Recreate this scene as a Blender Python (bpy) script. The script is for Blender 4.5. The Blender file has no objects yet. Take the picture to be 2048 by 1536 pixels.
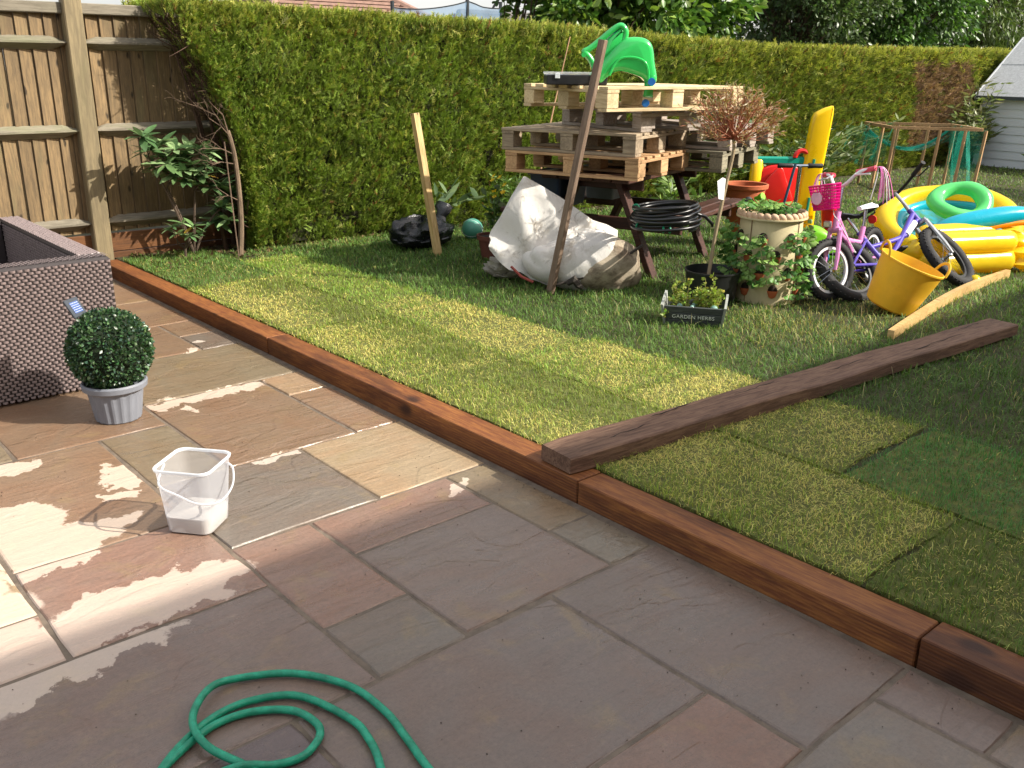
import bpy, math, random
import numpy as np
from mathutils import Vector, Matrix
random.seed(7); rng = np.random.default_rng(11)
S = bpy.context.scene; COL = S.collection
PI = math.pi
# ---------------------------------------------------------------- camera, sky, sun, exposure
FW = Vector((-0.708949, 0.625206, -0.326358)); RT = Vector((0.658502, 0.752497, 0.011096)); UP = Vector((-0.25252, 0.207041, 0.945181))
cd = bpy.data.cameras.new('camera'); cam = bpy.data.objects.new('camera', cd); COL.objects.link(cam)
cam.matrix_world = Matrix(((RT.x, UP.x, -FW.x, 0), (RT.y, UP.y, -FW.y, 0), (RT.z, UP.z, -FW.z, 1.535), (0, 0, 0, 1)))
cd.sensor_width = 36; cd.lens = 1860 / 2048 * 36; cd.clip_end = 500; cd.clip_start = .05
S.camera = cam
SUN = Vector((1.10, 0.76, 1.0)).normalized()
W = bpy.data.worlds.new('World'); S.world = W; W.use_nodes = True
wn = W.node_tree; bg = wn.nodes['Background']; sky = wn.nodes.new('ShaderNodeTexSky')
sky.sky_type = 'NISHITA'; sky.sun_disc = False; sky.sun_elevation = math.asin(SUN.z); sky.sun_rotation = math.atan2(SUN.x, SUN.y)
sky.air_density = 0.8; sky.dust_density = 4.0; sky.ozone_density = 0.6
# broken white cloud over the whole dome
ctc = wn.nodes.new('ShaderNodeTexCoord'); cn = wn.nodes.new('ShaderNodeTexNoise'); cn.inputs['Scale'].default_value = 2.2; cn.inputs['Detail'].default_value = 5; cn.inputs['Roughness'].default_value = .55
cr_ = wn.nodes.new('ShaderNodeMapRange'); cr_.inputs[1].default_value = .35; cr_.inputs[2].default_value = .62; cr_.inputs[3].default_value = .30; cr_.inputs[4].default_value = .85
cm = wn.nodes.new('ShaderNodeMix'); cm.data_type = 'RGBA'; cm.inputs[7].default_value = (3.5, 3.45, 3.3, 1)
wn.links.new(ctc.outputs['Generated'], cn.inputs['Vector']); wn.links.new(cn.outputs[0], cr_.inputs[0]); wn.links.new(cr_.outputs[0], cm.inputs[0]); wn.links.new(sky.outputs[0], cm.inputs[6])
wn.links.new(cm.outputs[2], bg.inputs[0]); bg.inputs[1].default_value = 0.15
sl = bpy.data.lights.new('sun', 'SUN'); so = bpy.data.objects.new('sun', sl); COL.objects.link(so)
sl.energy = 3.6; sl.angle = math.radians(0.55); sl.color = (1, .93, .82)
so.rotation_euler = SUN.to_track_quat('Z', 'Y').to_euler(); so.location = (20, 14, 20)
S.view_settings.view_transform = 'Standard'; S.view_settings.look = 'None'; S.view_settings.gamma = 1
S.view_settings.exposure = 1.1

# ---------------------------------------------------------------- helpers
def lin(h):
    if isinstance(h, (tuple, list)): return tuple(h)[:3]
    h = h.lstrip('#'); c = [int(h[i:i + 2], 16) / 255 for i in (0, 2, 4)]
    return tuple(x / 12.92 if x <= .04045 else ((x + .055) / 1.055) ** 2.4 for x in c)
def nd(nt, t, ins=None, **pr):
    n = nt.nodes.new(t)
    for k, v in pr.items(): setattr(n, k, v)
    for k, v in (ins or {}).items():
        s = n.inputs[k]
        if isinstance(v, bpy.types.NodeSocket): nt.links.new(v, s)
        else: s.default_value = v
    return n
def mixc(nt, f, a, b, blend='MIX'):
    a = (*a, 1) if isinstance(a, tuple) and len(a) == 3 else a
    b = (*b, 1) if isinstance(b, tuple) and len(b) == 3 else b
    return nd(nt, 'ShaderNodeMix', {0: f, 6: a, 7: b}, data_type='RGBA', blend_type=blend).outputs[2]
def math_(nt, op, a, b=0., c=None, clamp=False):
    i = {0: a, 1: b}
    if c is not None: i[2] = c
    return nd(nt, 'ShaderNodeMath', i, operation=op, use_clamp=clamp).outputs[0]
def ramp(nt, f, lo, hi, a=0., b=1.):
    return nd(nt, 'ShaderNodeMapRange', {0: f, 1: lo, 2: hi, 3: a, 4: b}, interpolation_type='SMOOTHSTEP').outputs[0]
def mk(name):
    m = bpy.data.materials.new(name); m.use_nodes = True; nt = m.node_tree
    b = nt.nodes['Principled BSDF']; return m, nt, b
def coords(nt, kind='Object', stretch=(1, 1, 1), rand=True):
    if kind == 'World': v = nd(nt, 'ShaderNodeNewGeometry').outputs['Position']
    else: v = nd(nt, 'ShaderNodeTexCoord').outputs[kind]
    if rand and kind != 'World':
        r = nd(nt, 'ShaderNodeObjectInfo').outputs['Random']
        v = nd(nt, 'ShaderNodeVectorMath', {0: v, 1: nd(nt, 'ShaderNodeVectorMath', {0: (31., 17., 23.), 3: r}, operation='SCALE').outputs[0]}, operation='ADD').outputs[0]
    return nd(nt, 'ShaderNodeMapping', {0: v, 3: stretch}).outputs[0]
def noise(nt, v, sc, det=4, rough=.6, dist=0.):
    return nd(nt, 'ShaderNodeTexNoise', {'Vector': v, 'Scale': sc, 'Detail': det, 'Roughness': rough, 'Distortion': dist}).outputs[0]
def M(name, col, rough=.6, var=.2, scale=8., bump=.1, bscale=None, stretch=(1, 1, 1), metal=0., spec=.5, col2=None, rand=.0, dist=.003, dirt=None, coat=0., kind='Object', trans=0.):
    m, nt, b = mk(name); col = lin(col); v = coords(nt, kind, stretch)
    n1 = noise(nt, v, scale, 5, .65, .3)
    ca = tuple(c * (1 - var) for c in col); cb = lin(col2) if col2 else tuple(min(1, c * (1 + var)) for c in col)
    c = mixc(nt, ramp(nt, n1, .3, .7), ca, cb)
    if dirt:
        n2 = noise(nt, v, dirt[1], 6, .7, .6); c = mixc(nt, math_(nt, 'MULTIPLY', ramp(nt, n2, dirt[3], dirt[3] + .18), dirt[2]), c, lin(dirt[0]))
    if rand:
        r = nd(nt, 'ShaderNodeObjectInfo').outputs['Random']
        c = nd(nt, 'ShaderNodeHueSaturation', {'Hue': .5, 'Saturation': 1., 'Value': math_(nt, 'MULTIPLY_ADD', r, 2 * rand, 1 - rand), 'Color': c}).outputs[0]
    nt.links.new(c, b.inputs['Base Color'])
    nt.links.new(math_(nt, 'MULTIPLY_ADD', n1, .25, rough - .12, clamp=True), b.inputs['Roughness'])
    b.inputs['Metallic'].default_value = metal; b.inputs['Specular IOR Level'].default_value = spec; b.inputs['Coat Weight'].default_value = coat
    if bump:
        n3 = noise(nt, v, bscale or scale * 4, 6, .7)
        nt.links.new(nd(nt, 'ShaderNodeBump', {'Strength': bump, 'Distance': dist, 'Height': n3}).outputs[0], b.inputs['Normal'])
    if trans:
        tb = nd(nt, 'ShaderNodeBsdfTranslucent', {'Color': c}); mx = nd(nt, 'ShaderNodeMixShader', {0: trans, 1: b.outputs[0], 2: tb.outputs[0]})
        nt.links.new(mx.outputs[0], nt.nodes['Material Output'].inputs[0])
    return m
def wood(name, c1, c2, axis=0, rough=.65, rand=.12, ring=14., dirt=None, bump=.35, knots=None, spec=.4, saw=0.):
    """grain runs along local axis; annual lines, knots, greying"""
    m, nt, b = mk(name); st = [9., 9., 9.]; st[axis] = .85
    v = coords(nt, 'Object', tuple(st)); g = noise(nt, v, ring, 6, .7, .5)
    st2 = [1., 1., 1.]; st2[axis] = .22; v2 = coords(nt, 'Object', tuple(st2)); lo = noise(nt, v2, 7., 3, .5)
    c = mixc(nt, ramp(nt, g, .34, .66), lin(c1), lin(c2)); c = mixc(nt, ramp(nt, lo, .4, .75, 0, .5), c, tuple(x * .6 for x in lin(c1)))
    if knots:
        sx = nd(nt, 'ShaderNodeSeparateXYZ', {0: coords(nt, 'Object')}).outputs; al_ = [sx[i] for i in range(3) if i != axis]
        vk = nd(nt, 'ShaderNodeCombineXYZ', {0: math_(nt, 'MULTIPLY', sx[axis], .5), 1: math_(nt, 'SUBTRACT', al_[0], al_[1])}).outputs[0]
        vk = nd(nt, 'ShaderNodeVectorMath', {0: vk, 1: nd(nt, 'ShaderNodeVectorMath', {0: nd(nt, 'ShaderNodeTexNoise', {'Vector': vk, 'Scale': 18.}).outputs[1], 3: .03}, operation='SCALE').outputs[0]}, operation='ADD').outputs[0]
        vo = nd(nt, 'ShaderNodeTexVoronoi', {'Vector': vk, 'Scale': knots[0], 'Randomness': 1.}, voronoi_dimensions='2D').outputs['Distance']
        c = mixc(nt, ramp(nt, vo, knots[1] * .3, knots[1], .9, 0), c, tuple(x * .16 for x in lin(c1)))
    if saw:
        st3 = [0., 0., 0.]; st3[2] = 1.
        w = nd(nt, 'ShaderNodeTexWave', {'Vector': coords(nt, 'Object', (.03, .0, 1.), False), 'Scale': saw, 'Distortion': 3.5, 'Detail': 3., 'Detail Scale': 1.2}, bands_direction='Z').outputs[1]
        c = mixc(nt, math_(nt, 'MULTIPLY', ramp(nt, w, .35, .9), math_(nt, 'MULTIPLY', ramp(nt, lo, .35, .65), .5)), c, tuple(x * .35 for x in lin(c1))); g = math_(nt, 'SUBTRACT', g, math_(nt, 'MULTIPLY', w, .3))
    if dirt:
        n2 = noise(nt, v2, dirt[1], 5, .7); c = mixc(nt, ramp(nt, n2, dirt[3], dirt[3] + .2, 0, dirt[2]), c, lin(dirt[0]))
    if rand:
        r = nd(nt, 'ShaderNodeObjectInfo').outputs['Random']
        c = nd(nt, 'ShaderNodeHueSaturation', {'Hue': .5, 'Saturation': 1., 'Value': math_(nt, 'MULTIPLY_ADD', r, 2 * rand, 1 - rand), 'Color': c}).outputs[0]
    nt.links.new(c, b.inputs['Base Color']); b.inputs['Roughness'].default_value = rough; b.inputs['Specular IOR Level'].default_value = spec
    nt.links.new(nd(nt, 'ShaderNodeBump', {'Strength': bump, 'Distance': .003, 'Height': g}).outputs[0], b.inputs['Normal'])
    return m
def leafmat(name, rough=.5, trans=.3, spec=.4, gain=1.):
    m, nt, b = mk(name); a = nd(nt, 'ShaderNodeAttribute', attribute_name='col').outputs['Color']
    nt.links.new(a, b.inputs['Base Color']); b.inputs['Roughness'].default_value = rough; b.inputs['Specular IOR Level'].default_value = spec
    t = nd(nt, 'ShaderNodeBsdfTranslucent', {'Color': mixc(nt, 1., a, (1.1, 1.2, .65), 'MULTIPLY')}); mx = nd(nt, 'ShaderNodeMixShader', {0: trans, 1: b.outputs[0], 2: t.outputs[0]})
    nt.links.new(mx.outputs[0], nt.nodes['Material Output'].inputs[0]); return m

def link(o, parent=None):
    COL.objects.link(o)
    if parent is not None: o.parent = parent
    return o
def tag(o, label=None, cat=None, group=None, kind=None):
    if label: o['label'] = label
    if cat: o['category'] = cat
    if group: o['group'] = group
    if kind: o['kind'] = kind
    return o
def thing(name, label, cat, loc=(0, 0, 0), rz=0., group=None, rot=None):
    o = bpy.data.objects.new(name, None); o.empty_display_size = .1; link(o); o.location = loc; o.rotation_euler = rot or (0, 0, rz)
    return tag(o, label, cat, group)
def inst(name, me, parent=None, loc=(0, 0, 0), rot=(0, 0, 0), scale=None):
    o = bpy.data.objects.new(name, me); link(o, parent); o.location = loc; o.rotation_euler = rot
    if scale: o.scale = scale
    return o
def np_mesh(name, v, f, mat, smooth=False, col=None):
    """v (n,3), f (m,3|4) arrays"""
    me = bpy.data.meshes.new(name); v = np.asarray(v, np.float32); f = np.asarray(f, np.int32); k = f.shape[1]
    me.vertices.add(len(v)); me.vertices.foreach_set('co', v.ravel())
    me.loops.add(f.size); me.loops.foreach_set('vertex_index', f.ravel())
    me.polygons.add(len(f)); me.polygons.foreach_set('loop_start', np.arange(0, f.size, k, dtype=np.int32)); me.polygons.foreach_set('loop_total', np.full(len(f), k, np.int32))
    if smooth: me.polygons.foreach_set('use_smooth', np.ones(len(f), bool))
    me.update(calc_edges=True)
    if col is not None:
        a = me.attributes.new('col', 'FLOAT_COLOR', 'POINT'); c = np.ones((len(v), 4), np.float32); c[:, :3] = col; a.data.foreach_set('color', c.ravel())
    me.materials.append(mat); return me
def frames(d, roll=None):
    """rotation matrices whose z axis is d (n,3), random/explicit roll"""
    d = d / np.linalg.norm(d, axis=1, keepdims=True); n = len(d)
    a = np.where(np.abs(d[:, 2:3]) < .95, np.array([[0, 0, 1.]]), np.array([[1., 0, 0]])); x = np.cross(a, d); x /= np.linalg.norm(x, axis=1, keepdims=True); y = np.cross(d, x)
    r = rng.uniform(0, 2 * PI, n) if roll is None else roll
    c, s = np.cos(r)[:, None], np.sin(r)[:, None]
    return np.stack([c * x + s * y, -s * x + c * y, d], 2)
def swarm(name, tv, tf, pos, R, sc, col, mat, parent=None, kind='stuff', smooth=False, tipcol=None):
    """one mesh of many little leaves: template tv (along +z), placed at pos with rotation R, scale sc, colour col"""
    tv = np.asarray(tv, float); tf = np.asarray(tf); n = len(pos); k = len(tv)
    sc = np.broadcast_to(np.asarray(sc, float).reshape(n, -1), (n, 3)) if np.ndim(sc) else np.full((n, 3), sc)
    loc = tv[None] * sc[:, None, :]
    v = np.einsum('nij,nkj->nki', R, loc) + pos[:, None, :]
    f = (tf[None] + (np.arange(n) * k)[:, None, None]).reshape(-1, tf.shape[1])
    c = np.repeat(col[:, None, :], k, 1)
    if tipcol is not None: c = c * np.asarray(tipcol)[None, :, None]
    me = np_mesh(name, v.reshape(-1, 3), f, mat, smooth, c.reshape(-1, 3))
    o = inst(name, me, parent)
    if kind: o['kind'] = kind
    return o
def jit(col, n, v=.2, h=.1):
    c = np.asarray(lin(col) if isinstance(col, str) else col)[None] * np.ones((n, 1)); c = c * (1 + v * rng.normal(size=(n, 1))); c = c * (1 + h * rng.normal(size=(n, 3)))
    return np.clip(c, .004, .9)

class MB:
    def __init__(s): s.v = []; s.f = []
    def add(s, v, f, m=None):
        o = len(s.v)
        s.v += [tuple(m @ Vector(p)) if m is not None else tuple(p) for p in v]; s.f += [tuple(i + o for i in q) for q in f]; return s
    def box(s, c, d, rot=None, ch=.0, m=None):
        """box centre c size d (chamfer ch)"""
        x, y, z = (t / 2 for t in d); T = Matrix.Translation(c) @ ((rot if isinstance(rot, Matrix) else Matrix.Rotation(rot, 4, 'Z')) if rot is not None else Matrix.Identity(4))
        if m is not None: T = m @ T
        if ch <= 0:
            v = [(a * x, b * y, e * z) for e in (-1, 1) for a, b in ((-1, -1), (1, -1), (1, 1), (-1, 1))]
            f = [(3, 2, 1, 0), (4, 5, 6, 7), (0, 1, 5, 4), (1, 2, 6, 5), (2, 3, 7, 6), (3, 0, 4, 7)]
        else:
            ch = min(ch, x * .9, y * .9, z * .9); v = []; f = []
            def ring(k, zz): return [(-x + k, -y, zz), (x - k, -y, zz), (x, -y + k, zz), (x, y - k, zz), (x - k, y, zz), (-x + k, y, zz), (-x, y - k, zz), (-x, -y + k, zz)]
            def inr(k, zz): return [(max(-x + ch, min(x - ch, p[0])), max(-y + ch, min(y - ch, p[1])), zz) for p in ring(k, zz)]
            v = inr(ch, -z) + ring(ch, -z + ch) + ring(ch, z - ch) + inr(ch, z)
            for k in range(3):
                for i in range(8): j = (i + 1) % 8; f.append((k * 8 + i, k * 8 + j, k * 8 + 8 + j, k * 8 + 8 + i))
            f += [tuple(range(7, -1, -1)), tuple(range(24, 32))]
        return s.add(v, f, T)
    def beam(s, a, b, w, h, ch=0., up=(0, 0, 1)):
        a, b = Vector(a), Vector(b); d = b - a; x = d.normalized(); u = Vector(up)
        if abs(x.dot(u)) > .98: u = Vector((1, 0, 0))
        y = u.cross(x).normalized(); z = x.cross(y); R = Matrix((x, y, z)).transposed().to_4x4()
        return s.box((0, 0, 0), (d.length, w, h), None, ch, Matrix.Translation((a + b) / 2) @ R)
    def tube(s, path, r, n=8, closed=False, cap=True, flat=1.):
        P = [Vector(p) for p in path]; L = len(P); rr = [r] * L if not hasattr(r, '__len__') else list(r)
        T = []
        for i in range(L):
            a = P[(i - 1) % L] if (i > 0 or closed) else P[i]; b = P[(i + 1) % L] if (i < L - 1 or closed) else P[i]; t = b - a
            T.append(t.normalized() if t.length > 1e-9 else Vector((0, 0, 1)))
        u = Vector((0, 0, 1)) if abs(T[0].z) < .9 else Vector((1, 0, 0)); u = (u - T[0] * u.dot(T[0])).normalized(); o = len(s.v); start = u.copy()
        us = []
        for i in range(L):
            u = u - T[i] * u.dot(T[i]); u = u.normalized() if u.length > 1e-6 else T[i].orthogonal().normalized(); us.append(u.copy())
        for i in range(L):
            w = T[i].cross(us[i])
            for k in range(n): a = 2 * PI * k / n; s.v.append(tuple(P[i] + (us[i] * math.cos(a) * flat + w * math.sin(a)) * rr[i]))
        for i in range(L if closed else L - 1):
            j = (i + 1) % L
            sh = 0
            if closed and j == 0:
                w = T[0].cross(us[0]); d = us[-1]; sh = int(round(math.atan2(d.dot(w), d.dot(us[0])) / (2 * PI / n)))
            for k in range(n): q = (k + 1) % n; s.f.append((o + i * n + k, o + i * n + q, o + j * n + (q + sh) % n, o + j * n + (k + sh) % n))
        if cap and not closed: s.f += [tuple(o + k for k in range(n - 1, -1, -1)), tuple(o + (L - 1) * n + k for k in range(n))]
        return s
    def lathe(s, prof, n=24, m=None, cap=(False, False), sq=0.):
        """prof [(r,z)]"""
        o = len(s.v); V = []; F = []
        for r, z in prof:
            for k in range(n): a = 2 * PI * k / n; V.append((r * math.cos(a), r * math.sin(a), z))
        for i in range(len(prof) - 1):
            for k in range(n): q = (k + 1) % n; F.append((i * n + k, i * n + q, i * n + n + q, i * n + n + k))
        if cap[0]: F.append(tuple(range(n - 1, -1, -1)))
        if cap[1]: F.append(tuple((len(prof) - 1) * n + k for k in range(n)))
        return s.add(V, F, m)
    def sphere(s, c, r, n=16, k=10, m=None):
        sx, sy, sz = r if hasattr(r, '__len__') else (r, r, r); V = []; F = []
        for i in range(k + 1):
            t = PI * i / k
            for j in range(n): a = 2 * PI * j / n; V.append((c[0] + sx * math.sin(t) * math.cos(a), c[1] + sy * math.sin(t) * math.sin(a), c[2] + sz * math.cos(t)))
        for i in range(k):
            for j in range(n): q = (j + 1) % n; F.append((i * n + j, i * n + n + j, i * n + n + q, i * n + q))
        return s.add(V, F, m)
    def torus(s, R, r, n=32, k=10, m=None, c=(0, 0, 0), arc=(0, 2 * PI)):
        full = abs(arc[1] - arc[0] - 2 * PI) < 1e-6; V = []; F = []; N = n if full else n + 1
        for i in range(N):
            a = arc[0] + (arc[1] - arc[0]) * i / n
            for j in range(k): b = 2 * PI * j / k; V.append((c[0] + (R + r * math.cos(b)) * math.cos(a), c[1] + (R + r * math.cos(b)) * math.sin(a), c[2] + r * math.sin(b)))
        for i in range(n):
            p = (i + 1) % N
            for j in range(k): q = (j + 1) % k; F.append((i * k + j, p * k + j, p * k + q, i * k + q))
        if not full: F += [tuple(range(k)), tuple(n * k + j for j in range(k - 1, -1, -1))]
        return s.add(V, F, m)
    def prism(s, poly, h, m=None, z0=0.):
        """poly [(x,y)] extruded z0..z0+h"""
        n = len(poly); V = [(x, y, z0) for x, y in poly] + [(x, y, z0 + h) for x, y in poly]
        F = [tuple(range(n - 1, -1, -1)), tuple(range(n, 2 * n))] + [(i, (i + 1) % n, n + (i + 1) % n, n + i) for i in range(n)]
        return s.add(V, F, m)
    def mesh(s, name, mat, smooth=False, sharp=40):
        me = bpy.data.meshes.new(name); me.from_pydata(s.v, [], s.f); me.update()
        if mat: me.materials.append(mat)
        if smooth:
            me.polygons.foreach_set('use_smooth', [True] * len(me.polygons)); me.set_sharp_from_angle(angle=math.radians(sharp))
        return me
    def build(s, name, mat, parent=None, smooth=False, sharp=40, loc=(0, 0, 0), rot=(0, 0, 0)):
        return inst(name, s.mesh(name, mat, smooth, sharp), parent, loc, rot)
def catmull(pts, k=6, closed=False):
    P = [Vector(p) for p in pts]; n = len(P); out = []
    for i in range(n if closed else n - 1):
        g = (lambda j: P[j % n]) if closed else (lambda j: P[max(0, min(n - 1, j))])
        a, b, c, d = g(i - 1), g(i), g(i + 1), g(i + 2)
        for t in range(k):
            t /= k; out.append(.5 * ((2 * b) + (c - a) * t + (2 * a - 5 * b + 4 * c - d) * t * t + (3 * b - a - 3 * c + d) * t ** 3))
    if not closed: out.append(P[-1])
    return out
def vnoise(x, y, s=1., seed=0):
    """cheap smooth value noise on arrays"""
    x = np.asarray(x) * s + seed * 13.7; y = np.asarray(y) * s + seed * 7.3; xi = np.floor(x); yi = np.floor(y); fx = x - xi; fy = y - yi
    h = lambda a, b: np.modf(np.abs(np.sin(a * 127.1 + b * 311.7) * 43758.5453))[0]
    fx = fx * fx * (3 - 2 * fx); fy = fy * fy * (3 - 2 * fy)
    return (h(xi, yi) * (1 - fx) + h(xi + 1, yi) * fx) * (1 - fy) + (h(xi, yi + 1) * (1 - fx) + h(xi + 1, yi + 1) * fx) * fy
# ================================================================ THE SETTING
GZ = .075     # lawn level above the patio
tag(inst('ground', np_mesh('ground', [(-150, -120, -.16), (120, -120, -.16), (120, 180, -.16), (-150, 180, -.16)], [(0, 1, 2, 3)], M('soil', '#4f4a30', .95, .3, 2., .3, kind='World'))), kind='structure')
# --- patio: mortar bed with single slabs on it
mortar = M('mortar', '#6a5e51', .8, .3, 14., .5, 60., dist=.004, kind='World')
patio = tag(MB().box((-2.0, -1.9, -.0555), (10.6, 8.286, .10)).build('patio', mortar), kind='structure')
def slab_mat():
    m, nt, b = mk('riven_sandstone'); pos = nd(nt, 'ShaderNodeNewGeometry').outputs['Position']
    v = coords(nt, 'Object', (1, 1, 1)); base = nd(nt, 'ShaderNodeObjectInfo').outputs['Color']
    big = noise(nt, v, 2.6, 4, .55, 1.2)
    band = noise(nt, coords(nt, 'Object', (9., 1.3, 1.)), 2.2, 5, .6, 1.6)
    fine = noise(nt, v, 90., 4, .7)
    c = mixc(nt, ramp(nt, big, .35, .7, 0, .55), base, mixc(nt, 1., base, (1.04, .84, .72), 'MULTIPLY'))
    c = mixc(nt, ramp(nt, band, .5, .72, 0, .45), c, mixc(nt, 1., base, (.80, .86, .88), 'MULTIPLY'))
    c = mixc(nt, ramp(nt, noise(nt, v, 5., 5, .6, .8), .55, .72, 0, .35), c, (.30, .21, .09))
    c = mixc(nt, ramp(nt, fine, .3, .75, 0, .30), c, (.07, .055, .045)); c = mixc(nt, ramp(nt, noise(nt, v, 260., 2, .6), .62, .70, 0, .35), c, (.03, .025, .02)); c = mixc(nt, ramp(nt, noise(nt, v, 22., 6, .7), .55, .75, 0, .2), c, (.36, .26, .16))
    # thin dark riven ridges
    vr = coords(nt, 'Object', (1.8, 1., 1.)); nr = noise(nt, vr, 2.1, 3, .5, 1.0)
    ridge = math_(nt, 'ABSOLUTE', math_(nt, 'SUBTRACT', nr, .52)); rl = ramp(nt, ridge, .0, .006, 1, 0)
    rl = math_(nt, 'MULTIPLY', rl, ramp(nt, noise(nt, v, 3.3, 2), .60, .70)); c = mixc(nt, math_(nt, 'MULTIPLY', rl, .3), c, (.05, .04, .032))
    # where the washed slabs have dried: islands with a ragged edge
    wob = nd(nt, 'ShaderNodeTexNoise', {'Vector': pos, 'Scale': 7., 'Detail': 7., 'Roughness': .62})
    off = nd(nt, 'ShaderNodeVectorMath', {0: nd(nt, 'ShaderNodeVectorMath', {0: wob.outputs[1], 1: (.5, .5, .5)}, operation='SUBTRACT').outputs[0], 3: .30}, operation='SCALE').outputs[0]
    pw = nd(nt, 'ShaderNodeVectorMath', {0: pos, 1: off}, operation='ADD').outputs[0]
    isl = None
    for cx, cy, rx, ry in ((-4.15, 1.72, .075, .30), (-4.12, 1.47, .06, .08), (-4.0, 1.54, .035, .035), (-3.82, .72, .06, .13), (-3.32, .56, .20, .24), (-3.06, .66, .13, .24), (-3.10, .88, .06, .13), (-3.47, 1.04, .13, .07), (-3.3, .98, .04, .05),
                           (-2.54, .80, .14, .34), (-2.46, .56, .1, .1), (-2.92, .62, .05, .14), (-2.70, .12, .56, .40), (-2.34, .30, .075, .50), (-3.25, 1.64, .035, .09), (-3.24, 1.56, .03, .04), (-2.55, 1.99, .04, .05), (-4.16, 1.95, .04, .05), (-5.05, 2.02, .025, .05), (-4.9, 1.95, .03, .04), (-3.3, -.3, .9, .5)):
        d = nd(nt, 'ShaderNodeVectorMath', {0: nd(nt, 'ShaderNodeVectorMath', {0: pw, 1: (cx, cy, 0)}, operation='SUBTRACT').outputs[0], 1: (1 / rx, 1 / ry, 0)}, operation='MULTIPLY').outputs[0]
        l = nd(nt, 'ShaderNodeVectorMath', {0: d}, operation='LENGTH').outputs['Value']
        isl = l if isl is None else math_(nt, 'MINIMUM', isl, l)
    dry = ramp(nt, isl, .96, 1.03, 1, 0)
    pale = mixc(nt, .62, mixc(nt, 1., c, (2.1, 2.1, 2.1), 'MULTIPLY'), (.52, .45, .38))
    col = mixc(nt, dry, c, pale); nt.links.new(col, b.inputs['Base Color'])
    damp = ramp(nt, noise(nt, pos, 1.6, 3), .35, .7, .17, .42)
    nt.links.new(math_(nt, 'MAXIMUM', math_(nt, 'ADD', damp, math_(nt, 'MULTIPLY', fine, .12)), math_(nt, 'MULTIPLY', dry, .85)), b.inputs['Roughness'])
    h = math_(nt, 'ADD', math_(nt, 'MULTIPLY', band, .5), math_(nt, 'ADD', math_(nt, 'MULTIPLY', noise(nt, v, 14., 6, .65), .35), math_(nt, 'MULTIPLY', ramp(nt, nr, .49, .55), .22)))
    h = math_(nt, 'ADD', h, math_(nt, 'MULTIPLY', fine, .06))
    nt.links.new(nd(nt, 'ShaderNodeBump', {'Strength': .6, 'Distance': .014, 'Height': h}).outputs[0], b.inputs['Normal'])
    b.inputs['Specular IOR Level'].default_value = .5
    return m
SLAB = slab_mat()
PINK, GREY, BUFF, BROWN, OLIVE, PALE = (.285, .190, .140), (.228, .196, .155), (.38, .275, .165), (.275, .190, .118), (.262, .215, .135), (.40, .315, .19)
slabs = [(-4.20, -3.28, 1.40, 1.99, BROWN), (-4.20, -3.895, 1.99, 2.215, BUFF), (-3.895, -3.28, 1.99, 2.215, BROWN), (-3.28, -2.665, 1.705, 2.215, PALE),
         (-3.895, -3.28, 1.10, 1.40, OLIVE), (-3.28, -2.665, 1.11, 1.705, GREY), (-3.90, -2.955, .52, 1.10, BROWN), (-2.955, -2.38, .52, 1.11, PINK),
         (-4.80, -3.90, .775, 1.40, BROWN), (-4.88, -4.20, 1.40, 2.215, OLIVE), (-5.52, -4.88, 1.40, 1.99, BROWN), (-5.52, -5.205, 1.99, 2.215, BROWN), (-5.205, -4.88, 1.99, 2.215, GREY),
         (-6.18, -5.52, 1.40, 2.215, BROWN), (-6.80, -6.18, 1.40, 2.215, BROWN), (-7.28, -6.80, 1.40, 2.215, OLIVE), (-7.28, -6.4, .5, 1.40, BROWN), (-6.4, -5.5, .5, 1.4, OLIVE), (-5.5, -4.80, .5, 1.4, BROWN),
         (-4.80, -3.90, .16, .775, OLIVE), (-3.90, -3.25, -.38, .52, PALE), (-3.25, -2.665, -.38, .52, PALE), (-2.665, -2.38, -.1, .52, PINK), (-2.665, -2.38, -.7, -.1, GREY),
         (-2.665, -2.37, 1.41, 2.005, PINK), (-2.37, -1.78, 1.41, 2.01, (.235, .185, .148)), (-2.665, -2.08, 2.005, 2.215, OLIVE), (-2.08, -1.78, 2.01, 2.215, (.23, .205, .15)),
         (-2.665, -2.065, 1.11, 1.41, PINK), (-2.065, -1.77, 1.11, 1.41, GREY), (-2.38, -1.77, .21, 1.11, (.225, .172, .138)), (-1.77, -1.175, .855, 1.73, (.212, .172, .142)),
         (-1.78, -.885, 1.73, 2.225, (.228, .185, .150)), (-.885, -.60, 2.035, 2.225, (.235, .18, .145)), (-.885, -.28, 1.42, 2.035, GREY), (-.60, 0., 2.035, 2.225, GREY), (-.60, .3, 2.035, 2.0351, GREY),
         (-1.175, -.885, 1.14, 1.73, PINK), (-1.77, -1.49, .24, .855, (.17, .13, .12)), (-1.49, -.9, .24, .855, GREY), (-1.175, -.59, .855, 1.14, GREY), (-.885, -.28, 1.14, 1.42, BROWN),
         (-2.38, -1.77, -.7, .21, PINK), (-1.77, -.87, -.36, .24, BROWN), (0., .9, 1.62, 2.225, PINK), (-.28, 0., 1.14, 2.035, OLIVE), (0, .9, 1.0, 1.62, GREY), (-.59, .3, .24, 1.0, BROWN), (-.87, .03, -.36, .24, GREY),
         (.9, 1.8, 1.3, 2.225, BROWN), (.3, 1.2, .1, 1.0, PINK), (1.2, 1.8, .4, 1.3, GREY), (.03, .93, -.8, .1, OLIVE)]
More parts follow.
